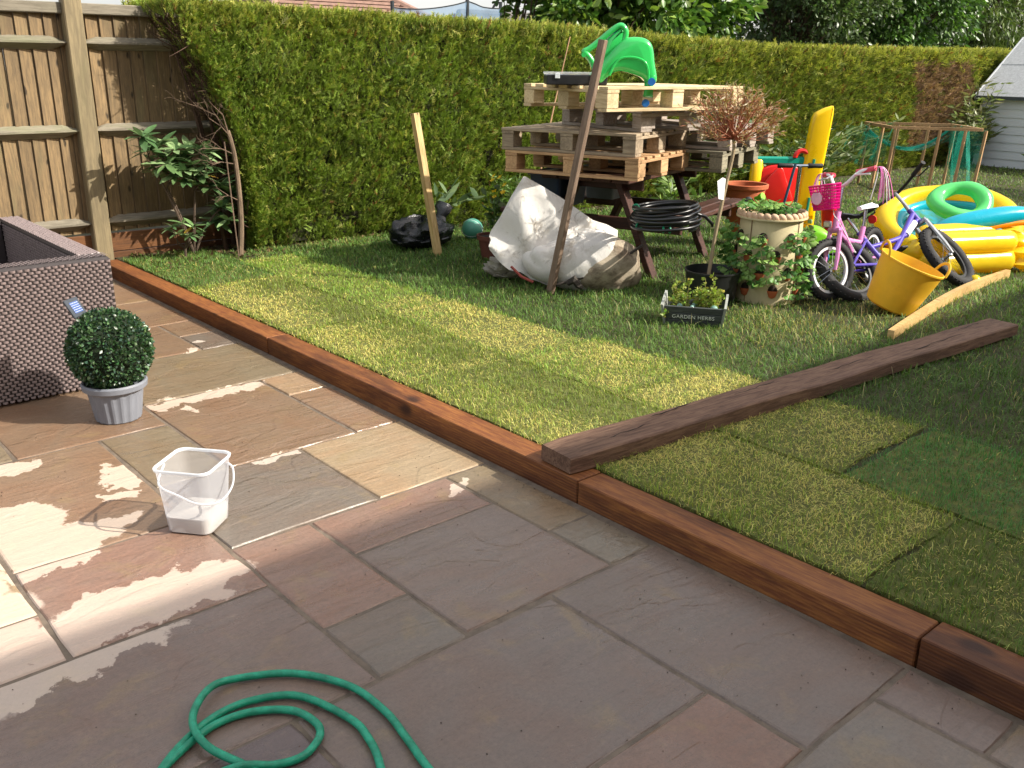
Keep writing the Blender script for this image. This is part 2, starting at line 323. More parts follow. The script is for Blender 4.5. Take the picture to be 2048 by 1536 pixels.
for x0, x1, y0, y1, c in slabs:
    if y1 - y0 < .01: continue
    g = .0065; mb = MB(); hx, hy = (x1 - x0) / 2 - g, (y1 - y0) / 2 - g
    def edge(n0, a, b):  # hand-cut, slightly uneven edge
        out = []
        for i in range(n0):
            t = i / n0; out.append(((a[0] + (b[0] - a[0]) * t), (a[1] + (b[1] - a[1]) * t)))
        return out
    cs = [(-hx, -hy), (hx, -hy), (hx, hy), (-hx, hy)]; ol = []
    for i in range(4): ol += edge(5, cs[i], cs[(i + 1) % 4])
    ol = [(x + random.uniform(-.003, .003), y + random.uniform(-.003, .003)) for x, y in ol]; n = len(ol)
    up = random.uniform(-.0015, .0015)
    rings = []
    for ins, z in ((0, -.022), (0, -.005), (.004, -.001), (.010, 0.)):
        rings.append([(x * (1 - ins / hx), y * (1 - ins / hy), z + up + (random.uniform(-.0008, .0008) if z > -.01 else 0)) for x, y in ol])
    V = [p for r in rings for p in r]; F = [(k * n + i, k * n + (i + 1) % n, k * n + n + (i + 1) % n, k * n + n + i) for k in range(3) for i in range(n)]
    V.append((0, 0, up)); F += [(3 * n + i, 3 * n + (i + 1) % n, 4 * n) for i in range(n)]
    o = mb.add(V, F).build('slab', SLAB, patio, loc=((x0 + x1) / 2, (y0 + y1) / 2, 0))
    k = random.uniform(.9, 1.1); o.color = (c[0] * k * .84, c[1] * k * .795, c[2] * k * .80, 1)
# --- sleepers edging the lawn
SLEEP = wood('sleeper_wood', '#6e3d20', '#96602f', 0, .68, .10, 10., dirt=('#3a1c0e', 4., .75, .48), bump=.5, knots=(3.4, .13), saw=26.)
sleep_lab = ['red-brown timber sleeper running from the fence post beside the topiary', 'long red-brown timber sleeper between the topiary and the dark plank', 'red-brown knotty timber sleeper just right of the plank end', 'red-brown timber sleeper at the lower right corner, nearest the camera']
for i, (x0, x1) in enumerate(((-7.26, -4.603), (-4.597, -2.178), (-2.172, -.882), (-.876, 1.5))):
    dz = (.0, .001, -.001, .0015)[i]; dy = (0, .002, -.001, .003)[i]
    mb = MB().box((0, 0, 0), (x1 - x0, .126, .215), None, .004)
    o = mb.build('timber_sleeper', SLEEP, loc=((x0 + x1) / 2, 2.308 + dy, -.0225 + dz)); tag(o, sleep_lab[i], 'sleeper', 'sleepers edging the lawn')
# --- lawn
LAWN = M('lawn_soil', '#3b3a1c', .95, .35, 6., .6, 40., dist=.02, kind='World')
lawn = tag(MB().box((-14.3, 22.2, -.04), (32.6, 39.62, .23)).build('lawn', LAWN), kind='structure')
THATCH = M('turf_thatch', '#5c5f2a', .95, .35, 20., .7, 90., dist=.012, kind='World')
# turf rolls: (x0,x1,y0,y1, straw share, green tone)
GREEN, LIME, STRAW, OLIVEG = (.11, .22, .04), (.26, .38, .06), (.70, .62, .19), (.28, .36, .06)
rolls = [(-7.2, -5.99, 2.39, 3.03, .08, (.12, .22, .045)), (-5.97, -4.62, 2.385, 3.035, .50, OLIVEG), (-4.60, -3.42, 2.385, 3.04, .42, OLIVEG), (-3.40, -2.24, 2.385, 3.04, .38, OLIVEG), (-2.22, -1.13, 2.385, 3.03, .58, OLIVEG), (-1.11, .1, 2.385, 3.03, .18, (.14, .21, .04)), (.12, 1.4, 2.385, 3.03, .3, OLIVEG),
         (-6.6, -5.75, 3.05, 3.50, .25, LIME), (-5.73, -4.66, 3.05, 3.53, .33, LIME), (-4.64, -3.45, 3.05, 3.58, .78, LIME), (-3.43, -2.72, 3.05, 3.66, .62, LIME), (-2.70, -1.60, 3.05, 3.74, .55, OLIVEG), (-1.57, -.5, 3.05, 3.76, .0, (.095, .25, .065)), (-.48, .8, 3.05, 3.76, .2, GREEN)]
for x0, x1, y0, y1, s, gcol in rolls:
    n = 8; ol = []
    for i in range(n): ol.append((x0 + (x1 - x0) * i / n, y0 + random.uniform(-.014, .012) * (1 if y0 > 2.5 else .4)))
    for i in range(4): ol.append((x1 + random.uniform(-.02, .02), y0 + (y1 - y0) * i / 4))
    for i in range(n): ol.append((x1 - (x1 - x0) * i / n, y1 + random.uniform(-.012, .012)))
    for i in range(4): ol.append((x0 + random.uniform(-.02, .02), y1 - (y1 - y0) * i / 4))
    MB().prism([(x, y) for x, y in ol], .017, None, GZ - .004).build('turf_roll', THATCH, lawn)
GRASS = leafmat('grass_blades', .55, .35, .35)
def blades(name, x, y, z, L, wdt, col, lean, curl=.5):
    n = len(x); az = rng.uniform(0, 2 * PI, n); e = np.stack([np.cos(az), np.sin(az), np.zeros(n)], 1)
    side = np.stack([-np.sin(az), np.cos(az), np.zeros(n)], 1)
    le = np.clip(lean + .22 * rng.normal(size=n), .03, 1.45)
    d1 = e * np.sin(le * .7)[:, None] + np.array([[0, 0, 1.]]) * np.cos(le * .7)[:, None]
    le2 = np.clip(le * (1 + curl), 0, 1.65); d2 = e * np.sin(le2)[:, None] + np.array([[0, 0, 1.]]) * np.cos(le2)[:, None]
    P = np.stack([x, y, z], 1); w = (side * (wdt / 2)[:, None]); m_ = P + d1 * (L * .5)[:, None]; t = m_ + d2 * (L * .5)[:, None]
    v = np.stack([P - w, P + w, m_ + w * .8, m_ - w * .8, t], 1).reshape(-1, 3)
    b = (np.arange(n) * 5)[:, None]; f = np.concatenate([b + np.array([[0, 1, 2]]), b + np.array([[0, 2, 3]]), b + np.array([[3, 2, 4]])], 0)
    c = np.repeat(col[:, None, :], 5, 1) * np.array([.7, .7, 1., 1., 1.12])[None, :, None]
    o = inst(name, np_mesh(name, v, f, GRASS, False, c.reshape(-1, 3))); return o
X = []; Y = []; C_ = []; LL = []; LE = []
for x0, x1, y0, y1, s, gcol in rolls:
    cx, cy = max(-6.9, min(0, (x0 + x1) / 2)), (y0 + y1) / 2; d = math.hypot(cx, cy)
    dens = 17000 if d < 3.4 else (11500 if d < 5 else 7500)
    if x0 > -.3: dens = 2500
    n = int((x1 - x0) * (y1 - y0) * dens); x = rng.uniform(x0 - .006, x1 + .006, n); y = rng.uniform(y0 - .016, y1 + .006, n); x += .016 * (vnoise(x, y, 11., 30) - .5); y += np.where(y > y0 + .03, .02 * (vnoise(x, y, 9., 31) - .5), 0)
    patch = vnoise(x, y, 3.2, 3) * .6 + vnoise(x, y, 9., 5) * .4; st = rng.uniform(0, 1, n) < np.clip(s * 1.15 * np.where((y < 3.03) & (x < -2.2) & (x > -5.9), 1.5 - 1.35 * np.clip((y - 2.55 + .10 * (vnoise(x, y, 1.1, 40) - .5)) / .30, 0, 1), 1.) + (patch - .5) * 1.3 * min(1., s * 3), .01, .95)
    edge_ = np.minimum(np.minimum(x - x0, x1 - x), np.minimum(y - y0, y1 - y)); st &= ~((edge_ < .03) & (rng.uniform(0, 1, n) < .6))
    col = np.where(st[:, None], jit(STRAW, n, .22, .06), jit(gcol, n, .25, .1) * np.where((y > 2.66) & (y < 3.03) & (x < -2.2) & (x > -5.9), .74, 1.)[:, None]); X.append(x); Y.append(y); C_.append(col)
    LL.append(rng.uniform(.016, .038, n) * np.where(rng.uniform(0, 1, n) < .06, 1.7, 1.)); LE.append(np.where(st, 1.15, .62) + (vnoise(x, y, 5., 9) - .5) * .5)
X, Y, C_, LL, LE = map(np.concatenate, (X, Y, C_, LL, LE)); D = np.hypot(X, Y)
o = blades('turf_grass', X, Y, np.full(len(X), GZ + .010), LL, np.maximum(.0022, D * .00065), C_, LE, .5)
tag(o, 'short yellowing grass on the new turf strips behind the sleepers', 'grass', kind='stuff')
X = []; Y = []
for x0, x1, y0, y1, dens in ((-7.0, -5.9, 2.9, 3.6, 2500), (-6.95, -.2, 3.5, 5.0, 5200), (-6.9, -.6, 5.0, 7.2, 2900), (-6.85, -1., 7.2, 10.5, 1300), (-6.8, -1., 10.5, 17.5, 520), (-.2, 1.2, 3.76, 6.5, 900), (-12, 0, 17.5, 26, 120)):
    n = int((x1 - x0) * (y1 - y0) * dens); X.append(rng.uniform(x0, x1, n)); Y.append(rng.uniform(y0, y1, n))
X, Y = np.concatenate(X), np.concatenate(Y)
lim = np.interp(X, [-6.6, -5.75, -4.65, -3.44, -2.71, -2.69, 1], [3.5, 3.5, 3.54, 3.6, 3.66, 3.75, 3.77]); k = (Y > lim) | (X < -6.62); X, Y = X[k], Y[k]; n = len(X)
D = np.hypot(X, Y); pt = vnoise(X, Y, 1.3, 2); fine_ = vnoise(X, Y, 6., 4)
g1, g2, g3 = np.array((.085, .170, .034)), np.array((.14, .25, .050)), np.array((.38, .36, .12))
mixv = np.clip(pt * 1.2 + (fine_ - .5) * .8, 0, 1)[:, None]; col = g1 * (1 - mixv) + g2 * mixv
dryk = (rng.uniform(0, 1, n) < np.clip((vnoise(X, Y, .9, 8) - .52) * 1.2 + .06, .05, .45))[:, None]; col = np.where(dryk, g3, col)
far = np.clip((Y - 9.) / 5, 0, 1)[:, None] * .55; col = col * (1 - far) + np.array((.17, .24, .065)) * far
col = np.clip(col * (1 + .22 * rng.normal(size=(n, 1))) * (1 + .07 * rng.normal(size=(n, 3))), .006, .6)
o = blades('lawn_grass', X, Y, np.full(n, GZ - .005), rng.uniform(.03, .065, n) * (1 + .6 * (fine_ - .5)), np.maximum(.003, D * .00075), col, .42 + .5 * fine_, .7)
tag(o, 'longer green grass of the old lawn around the pallets and toys', 'grass', kind='stuff')

n = 330; X = rng.uniform(-6.8, -1.2, n); Y = 3.9 + 4.2 * rng.uniform(0, 1, n) ** 1.4
o = blades('seed_stalks', X, Y, np.full(n, GZ), rng.uniform(.07, .14, n), np.full(n, .0026), jit((.50, .46, .22), n, .2, .06), np.full(n, .75), .5)
tag(o, 'straw-coloured seed stalks scattered through the old lawn', 'grass', kind='stuff')
n = 420; X = rng.uniform(-4.6, -.5, n); Y = 2.2 - 1.9 * rng.uniform(0, 1, n) ** 2.2; 
tag(swarm('soil_crumbs', [(-.5, -.4, 0), (.5, -.3, 0), (0, .5, .1), (0, 0, .6)], [(0, 1, 3), (1, 2, 3), (2, 0, 3), (0, 2, 1)], np.stack([X, Y, np.full(n, .001)], 1), frames(np.tile([[0, 0, 1.]], (n, 1))), rng.uniform(.0015, .0055, n), jit((.07, .05, .035), n, .4, .1), GRASS), 'dark crumbs of soil scattered over the patio slabs', 'soil', kind='stuff')
# ================================================================ house behind the camera (its eaves throw the shade line)
hs = thing('brick_house', 'two-storey brick house behind the viewer whose eaves shade the patio', 'house', (3.35, 4.5, 0))
BRK = M('house_brick', '#9c7f66', .85, .2, 9., .3, 60., kind='Object')
MB().box((3.2, 0, 2.4), (6.2, 17., 5.0)).build('wall', BRK, hs)
RT_ = M('house_roof_tiles', '#6a4b3c', .8, .2, 6., .4, 30.)
MB().prism([(-.365, 4.93), (-.365, 5.0), (3.2, 7.1), (6.8, 5.0), (6.8, 4.93)], 17.6, Matrix(((1, 0, 0, 0), (0, 0, -1, 8.8), (0, 1, 0, 0), (0, 0, 0, 1)))).build('roof', RT_, hs)
wf = M('white_frame', '#e8e8e4', .4, .03, 5., 0); gl = M('dark_glass', '#20262c', .08, .1, 2., 0, spec=.8)
for yy in (-5, -1.2, 3.2):
    for zz, hh in ((1.15, 1.9), (3.7, 1.2)):
        w = MB().box((.085, yy, zz), (.06, 1.5, hh), None, .01).build('window', wf, hs); MB().box((.05, yy, zz), (.02, 1.34, hh - .16)).build('pane', gl, w)
# ================================================================ fence
FB = wood('fence_boards', '#66563f', '#8b7452', 2, .75, .16, 9., dirt=('#6e6b4c', 4., .45, .52), bump=.4, knots=(4.0, .07))
FR = wood('fence_rails', '#6b6557', '#878071', 1, .8, .1, 9., dirt=('#6d7350', 4., .5, .5), bump=.45)
FP = wood('fence_post', '#70654e', '#8b7d5f', 2, .8, .05, 6., dirt=('#75704f', 3., .5, .5), bump=.4)
GB = wood('gravel_board', '#5b3a20', '#7a4f2a', 1, .7, .2, 7., bump=.4, knots=(4., .12))
fx = -7.40
fn = thing('closeboard_fence', 'weathered closeboard fence with a square post behind the wicker sofa', 'fence', (fx, 2.3, 0))
y = -3.2
while y < 3.5:
    wd = .094 + random.uniform(-.004, .004)
    yy = y - 2.3; t = random.uniform(-.003, .003)
    if True:
        mb = MB(); x0, x1 = .0 + t, .011 + t   # feather edge: thick side overlaps
        mb.add([(x0 - .012, yy, .28), (x1 + .008, yy, .28), (x1 - .010, yy + wd, .28), (x0 - .012, yy + wd, .28), (x0 - .012, yy, 1.845), (x1 + .008, yy, 1.845), (x1 - .010, yy + wd, 1.845), (x0 - .012, yy + wd, 1.845)],
               [(3, 2, 1, 0), (4, 5, 6, 7), (0, 1, 5, 4), (1, 2, 6, 5), (2, 3, 7, 6), (3, 0, 4, 7)])
        mb.build('board', FB, fn)
    y += wd + .003
for yp in (-2.6, 0.):
    MB().box((.055, yp, .95), (.10, .125, 2.1), None, .008).build('post', FP, fn)
for ya, yb in ((-5.5, -2.66), (-2.54, -.06), (.06, 1.25)):
    for z in (.355, 1.03, 1.635):
        L = yb - ya; mb = MB()   # triangular arris rail, ends shaved to a point
        pr = [(.012, z - .048), (.075, z - .004), (.075, z + .010), (.012, z + .045)]
        e = .10; V = [(x, ya, (zz - z) * .35 + z) for x, zz in pr] + [(x, ya + e, zz) for x, zz in pr] + [(x, yb - e, zz) for x, zz in pr] + [(x, yb, (zz - z) * .35 + z) for x, zz in pr]
        F = [(k * 4 + i, k * 4 + 4 + i, k * 4 + 4 + (i + 1) % 4, k * 4 + (i + 1) % 4) for k in range(3) for i in range(4)] + [(0, 1, 2, 3), (15, 14, 13, 12)]
        mb.add(V, F).build('rail', FR, fn)
    MB().box((.022, (ya + yb) / 2, 1.865), (.06, yb - ya, .075), None, .006).build('capping', FR, fn)
    for k, z in enumerate((.05, .195)): MB().box((.006 + .003 * k, (ya + yb) / 2, z), (.036, yb - ya, .14), None, .004).build('gravel_board', GB, fn)
# ================================================================ hedge
HEDGE = leafmat('hedge_foliage', .6, .28, .25)
def hedge_top(y): return np.interp(y, [2.7, 3.4, 4.8, 6.5, 8.8, 10.8, 18.], [1.90, 1.88, 1.85, 1.83, 1.72, 1.67, 1.66])
def hedge_face(y, z): return -6.90 + .10 * (vnoise(y, z, 1.6, 1) - .5) + .05 * (vnoise(y, z, 5., 2) - .5) - .10 * np.clip((.45 - z) / .45, 0, 1) - .05 * np.clip((z - 1.55) / .3, 0, 1)
hg = thing('conifer_hedge', 'tall clipped conifer hedge running along the far side of the lawn', 'hedge', (-7.2, 10, 0.))
core = MB()
ys = np.linspace(3.46, 18., 40); V = []
for yv in ys: t = float(hedge_top(yv)) - .035; V += [(-7.02 + .2, yv - 10, .1), (-6.99 + .2, yv - 10, t * .55), (-7.06 + .2, yv - 10, t), (-7.78 + .2, yv - 10, t), (-7.78 + .2, yv - 10, .1)]
V = [(x - .0, y_, z) for x, y_, z in V]; V = [(x + 7.2 - .2 - .02, y_, z) for x, y_, z in V]
F = [(k * 5 + i, k * 5 + 5 + i, k * 5 + 5 + (i + 1) % 5, k * 5 + (i + 1) % 5) for k in range(len(ys) - 1) for i in range(5)] + [(0, 1, 2, 3, 4)]
core.add(V, F).build('dark_core', M('hedge_inside', '#2a2a14', .95, .5, 14., .8, 40., dist=.03), hg)  # solid dark core added to block light through the sprays
spray_v = [(-.035, 0, 0), (.035, 0, 0), (0, .02, 1.)]; spray_f = [(0, 1, 2)]
for i_, (z0, z1, w_, l_) in enumerate(((.12, .42, -.20, .05), (.2, .52, .21, -.05), (.34, .66, -.19, -.04), (.44, .76, .18, .05), (.58, .88, -.14, .03), (.66, .97, .13, -.03))):
    k_ = len(spray_v); spray_v += [(0, 0, z0), (0, 0, z0 + .16), (w_, l_, z1)]; spray_f.append((k_, k_ + 2, k_ + 1) if w_ > 0 else (k_, k_ + 1, k_ + 2))
nt_ = 13000; per = 11; t = rng.uniform(0, 1, nt_); yt = 2.95 + 14.6 * t ** 1.5; zt_ = .08 + (hedge_top(yt) - .06) * rng.uniform(0, 1, nt_)
dep = rng.exponential(.045, nt_) * (.3 + 1.0 * vnoise(yt, zt_, 7., 21)); dt = np.stack([.6 + .35 * rng.normal(size=nt_), .40 * rng.normal(size=nt_), .75 + .35 * rng.normal(size=nt_)], 1); tone_t = np.repeat(1 + .28 * rng.normal(size=nt_), per)
n = nt_ * per; sg_ = np.repeat(np.maximum(.030, .0042 * np.sqrt(49 + yt ** 2)), per); yv = np.repeat(yt, per) + sg_ * rng.normal(size=n); zv = np.repeat(zt_, per) + sg_ * rng.normal(size=n)
zv = np.clip(zv, .06, hedge_top(yv) + .03); left = np.interp(zv, [.1, .9, 1.5, 1.9], [3.36, 3.30, 3.05, 2.80]); yv = np.maximum(yv, left + rng.exponential(.02, n)); xv = hedge_face(yv, zv) - np.repeat(dep, per) + .018 * rng.normal(size=n)
dirv = np.repeat(dt, per, 0) + .28 * rng.normal(size=(n, 3))
n2 = 26000; t2 = rng.uniform(0, 1, n2); y2 = 2.8 + 14.8 * t2 ** 1.4; z2 = hedge_top(y2) - rng.exponential(.02, n2); x2 = -6.93 - .8 * rng.uniform(0, 1, n2) ** 1.5
d2 = np.stack([.25 * rng.normal(size=n2) + .1, .25 * rng.normal(size=n2), 1 + 0 * x2], 1)
n3 = 3200; z3 = .25 + 1.6 * rng.uniform(0, 1, n3); y3 = np.interp(z3, [.1, .9, 1.5, 1.9], [3.36, 3.30, 3.05, 2.80]) + rng.exponential(.04, n3); x3 = -6.95 - .75 * rng.uniform(0, 1, n3) ** 1.3
d3 = np.stack([.3 * rng.normal(size=n3), -.5 + .3 * rng.normal(size=n3), .8 + .3 * rng.normal(size=n3)], 1)
pos = np.concatenate([np.stack([xv, yv, zv], 1), np.stack([x2, y2, z2], 1), np.stack([x3, y3, z3], 1)]); dr = np.concatenate([dirv, d2, d3]); N_ = len(pos)
a, b_ = pos[:, 1], pos[:, 2]; pn = vnoise(a, b_, 1.4, 6) * .5 + vnoise(a, b_, 4.5, 7) * .5; nearn = np.clip((a - 5) / 6, 0, 1)
cg = np.array((.140, .222, .034))[None] * (1 - pn[:, None]) + np.array((.255, .345, .052))[None] * pn[:, None]
olive = np.array((.155, .170, .040)); cg = cg * (1 - .55 * nearn[:, None]) + olive * .55 * nearn[:, None]
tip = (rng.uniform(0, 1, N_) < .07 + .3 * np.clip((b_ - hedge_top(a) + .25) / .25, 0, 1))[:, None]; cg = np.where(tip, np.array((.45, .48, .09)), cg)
brown = (rng.uniform(0, 1, N_) < .022 + .03 * nearn)[:, None]; cg = np.where(brown, np.array((.22, .10, .035)), cg)
deadz = (a > 13.75) & (a < 15.75) & (b_ > .35) & (b_ < 1.56) & (pos[:, 0] > -7.2); rag = vnoise(a, b_, 3., 12) > np.clip((np.abs(a - 14.75) - .8) / .25, 0, 1) * .9
dead = (deadz & rag & (rng.uniform(0, 1, N_) < .94)); cg = np.where(dead[:, None], np.array((.27, .175, .12)), cg)
endz = np.concatenate([np.zeros(n + n2, bool), np.ones(n3, bool)]); endb = endz & (rng.uniform(0, 1, N_) < .6); cg = np.where(endb[:, None], np.array((.075, .045, .025)), cg)
tn_ = np.concatenate([tone_t, 1 + .2 * rng.normal(size=n2 + n3)])[:, None]; cg = np.clip(cg * tn_ * (1 + .2 * rng.normal(size=(N_, 1))), .006, .5); sc = np.maximum(.054, .0078 * np.sqrt(pos[:, 0] ** 2 + a ** 2)) * (.7 + .6 * rng.uniform(0, 1, N_))
sc = np.where(tip[:, 0], sc * 1.3, sc)
al = ~dead; lp = np.array([[7.2, -10., 0]])
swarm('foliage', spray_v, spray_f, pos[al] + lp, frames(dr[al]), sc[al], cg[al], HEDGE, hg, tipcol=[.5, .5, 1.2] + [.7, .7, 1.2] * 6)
o = swarm('dead_foliage', spray_v, spray_f, pos[dead] + lp, frames(dr[dead]), sc[dead], cg[dead], HEDGE, hg); o['label'] = 'brown dead patch in the hedge near the shed'
TW = M('dead_twigs', '#4a3628', .9, .3, 20., .4)
mb = MB()
for i in range(150):  # bare brown twigs on the thin left end of the hedge
    z = random.uniform(.2, 1.8); y0 = float(np.interp(z, [.1, .9, 1.5, 1.9], [3.34, 3.26, 3.0, 2.80])) + random.uniform(-.02, .12); x0 = random.uniform(-7.3, -6.92)
    p = Vector((x0 + 7.2, y0 - 10, z)); d = Vector((random.gauss(.15, .3), -abs(random.gauss(.35, .2)), random.gauss(.6, .4))).normalized(); L = random.uniform(.08, .28)
    q = p + d * L * .5 + Vector((random.gauss(0, .02), random.gauss(0, .02), random.gauss(0, .02))); mb.tube([p, q, q + (d + Vector((random.gauss(0, .4), random.gauss(0, .3), random.gauss(0, .4)))).normalized() * L * .5], [.004, .003, .0012], 4, cap=False)
for i in range(7):
    y0 = 3.2 + i * .06 + random.uniform(-.03, .03); mb.tube([(.02 - .06 * (i % 3), y0 - 10, 0.05), (.0 - .05 * (i % 3), y0 - .06 - 10, .7), (-.05, y0 - .16 - 10, 1.3), (-.08, y0 - .28 - 10, 1.8)], [.018, .014, .01, .005], 6)
mb.build('twig', TW, hg)

n = 5200; ly = 2.5 + 9 * rng.uniform(0, 1, n) ** 1.6; lx = -6.62 - .75 * rng.uniform(0, 1, n) ** .8; lz = np.full(n, GZ + .004) + .01 * rng.uniform(0, 1, n); k = (lx > -7.35)
ld = rng.normal(size=(n, 3)); ld[:, 2] *= .25
tag(swarm('leaf_litter', [(-.12, 0, 0), (.12, 0, 0), (.16, .05, .5), (0, 0, 1.), (-.16, .05, .5)], [(0, 1, 2), (0, 2, 4), (4, 2, 3)], np.stack([lx, ly, lz], 1)[k], frames(ld)[k], rng.uniform(.02, .06, n)[k], (np.array([(.12, .075, .04), (.2, .13, .07), (.08, .06, .03), (.10, .13, .03)])[rng.integers(0, 4, n)])[k], HEDGE), 'brown leaf litter and clippings along the foot of the hedge', 'leaf litter', kind='stuff')
# ================================================================ trees and roofs beyond the hedge
BARK = M('bark', '#5a4c3d', .9, .3, 12., .7, 40., stretch=(1, 1, .3), dist=.01)
LEAF = leafmat('tree_leaves', .38, .3, .55)
leaf_v = [(0, 0, 0), (.26, .05, .38), (.2, .04, .74), (0, 0, 1.), (-.2, .04, .74), (-.26, .05, .38), (0, -.03, .5)]
leaf_f = [(0, 1, 6), (1, 2, 6), (2, 3, 6), (3, 4, 6), (4, 5, 6), (5, 0, 6)]
slim_v = [(0, 0, 0), (.11, .02, .45), (0, 0, 1.), (-.11, .02, .45)]; slim_f = [(0, 1, 2), (0, 2, 3)]
def tree(name, label, c, base, rad, nclump, nleaf, size, cols, tv=leaf_v, tf=leaf_f, droop=.0, spread=.34, cat='tree', group='trees beyond the hedge', mat=None):
    """trunk, forked limbs to clump centres, leaves around each clump"""
    t = thing(name, label, cat, base, 0, group); c = Vector(c) - Vector(base); mb = MB(); cl = []
    fork = Vector((0, 0, max(.4, c.z * .45)))
    r0 = .035 * rad[2] + .02; mb.tube([(0, 0, -.05), (.02, .01, fork.z * .5), fork], [r0 * 1.25, r0, r0 * .85], 10)
    for i in range(nclump):
        while True:
            p = Vector((random.uniform(-1, 1), random.uniform(-1, 1), random.uniform(-1, 1)))
            if .25 < p.length < 1: break
        p = Vector((p.x * rad[0], p.y * rad[1], p.z * rad[2])) + c; cl.append(p)
        if i % 3 == 0:
            mid = fork.lerp(p, .5) + Vector((random.gauss(0, .08), random.gauss(0, .08), .12 * rad[2])); mb.tube([fork, mid, p], [r0 * .5, r0 * .3, r0 * .08], 6, cap=False)
    mb.build('trunk', BARK, t, True, 60)
    cl = np.array([tuple(p) for p in cl]); k = rng.integers(0, len(cl), nleaf); cs = rng.uniform(.6, 1.4, len(cl))
    off = rng.normal(size=(nleaf, 3)); off /= np.linalg.norm(off, axis=1, keepdims=True); rr = spread * cs[k] * rng.uniform(.3, 1., nleaf) ** .6
    pos = cl[k] + off * rr[:, None] * np.array([[1, 1, .75]]); out = pos - np.array(tuple(c))[None]; out /= np.linalg.norm(out, axis=1, keepdims=True) + 1e-6
    d = off * .7 + out * .5 + rng.normal(size=(nleaf, 3)) * .45; d[:, 2] -= droop
    tone = rng.uniform(.8, 1.2, len(cl)); ci = rng.integers(0, len(cols), nleaf); col = np.array(cols)[ci] * tone[k][:, None] * (1 + .2 * rng.normal(size=(nleaf, 1)))
    swarm('crown', tv, tf, pos, frames(d), size * rng.uniform(.65, 1.25, nleaf), np.clip(col, .008, .5), mat or LEAF, t); return t
G1, G2, G3, G4 = (.06, .14, .028), (.10, .20, .036), (.19, .29, .05), (.085, .155, .05)
tree('broadleaf_tree', 'broadleaved tree with large glossy leaves leaning over the hedge behind the pallets', (-9.1, 10.2, 2.75), (-9.5, 10.2, 0), (1.2, 2.15, 1.35), 230, 20000, .135, [G1, G2, G2, G3], spread=.34)
tree('broadleaf_tree', 'dark leafy branch end poking out left of the large-leaved tree, over the net', (-9.0, 8.15, 2.75), (-9.9, 8.6, 0), (.5, .55, .55), 26, 1200, .12, [G1, G4, (.06, .05, .03)], spread=.2)
tree('small_leaved_tree', 'pale small-leaved tree above the middle of the far hedge', (-9.8, 15.3, 3.0), (-9.9, 15.3, 0), (1.3, 1.9, 1.7), 230, 26000, .09, [G4, (.08, .13, .04), (.11, .16, .06)], spread=.32)
tree('dark_evergreen_tree', 'dark evergreen tree above the brown patch in the hedge', (-9.9, 18.6, 2.9), (-10., 18.6, 0), (1.3, 1.9, 1.8), 230, 24000, .115, [G1, G2, (.05, .1, .03)], tv=leaf_v, tf=leaf_f, droop=.4, spread=.36)
tree('willow_tree', 'light green narrow-leaved tree at the right above the shed', (-9.9, 23.0, 3.0), (-10, 23.0, 0), (1.4, 2.6, 1.9), 230, 26000, .17, [(.10, .16, .04), (.075, .13, .03), (.13, .18, .05)], tv=slim_v, tf=slim_f, droop=.8, spread=.42)
tree('garden_tree', 'round garden tree at the right, out of frame, shading the far lawn', (-1.2, 14.6, 2.4), (-1.2, 14.6, .07), (.8, .9, .8), 60, 3500, .11, [G1, G2], group='trees in the garden')
# distant roofs
RTM = M('clay_tiles', '#8a6f63', .85, .2, 5., 0, kind='Object')
def hip_house(name, label, c, d, ez, rz, ridge, mat, wallmat):
    h = thing(name, label, 'house', (c[0], c[1], 0)); x, y = d[0] / 2, d[1] / 2
    MB().box((0, 0, ez / 2 - .1), (d[0] - .6, d[1] - .6, ez + .2)).build('wall', wallmat, h)
    r = MB().add([(-x, -y, ez), (x, -y, ez), (x, y, ez), (-x, y, ez), (0, -ridge / 2, rz), (0, ridge / 2, rz)], [(0, 1, 4), (1, 2, 5, 4), (2, 3, 5), (3, 0, 4, 5), (3, 2, 1, 0)]).build('roof', mat, h)
    rows = 14   # tile courses on the two visible slopes
    for k in range(rows):
        t0 = k / rows; za = ez + (rz - ez) * t0 + .03
        ya, yb = -y + (y - ridge / 2) * t0, y - (y - ridge / 2) * t0; xa = x * (1 - t0)
        MB().beam((xa + .02, ya, za), (xa + .02, yb, za), .10, .06).build('tile_course', mat, r); MB().beam((-xa, ya - .02, za), (xa, ya - .02, za), .10, .06).build('tile_course', mat, r)
    MB().tube([(0, -ridge / 2, rz + .03), (0, ridge / 2, rz + .03)], .12, 8).build('ridge_tile', mat, r)
    MB().tube([(x, -y, ez + .03), (0, -ridge / 2, rz + .03)], .12, 8).build('ridge_tile', mat, r); MB().tube([(x, y, ez + .03), (0, ridge / 2, rz + .03)], .12, 8).build('ridge_tile', mat, r)
hip_house('tiled_house', 'far house with a pinkish clay tile roof above the hedge', (-26.5, 15.3), (6., 6.2), 2.35, 3.9, 2.2, RTM, M('render_wall', '#b9aa98', .9, .1, 3., .1))
hip_house('slate_house', 'far low building with a dark grey roof behind the net', (-27.5, 24.3), (6., 9.), 2.2, 3.15, 5.4, M('slate', '#5e5b58', .8, .2, 4., 0), BRK)
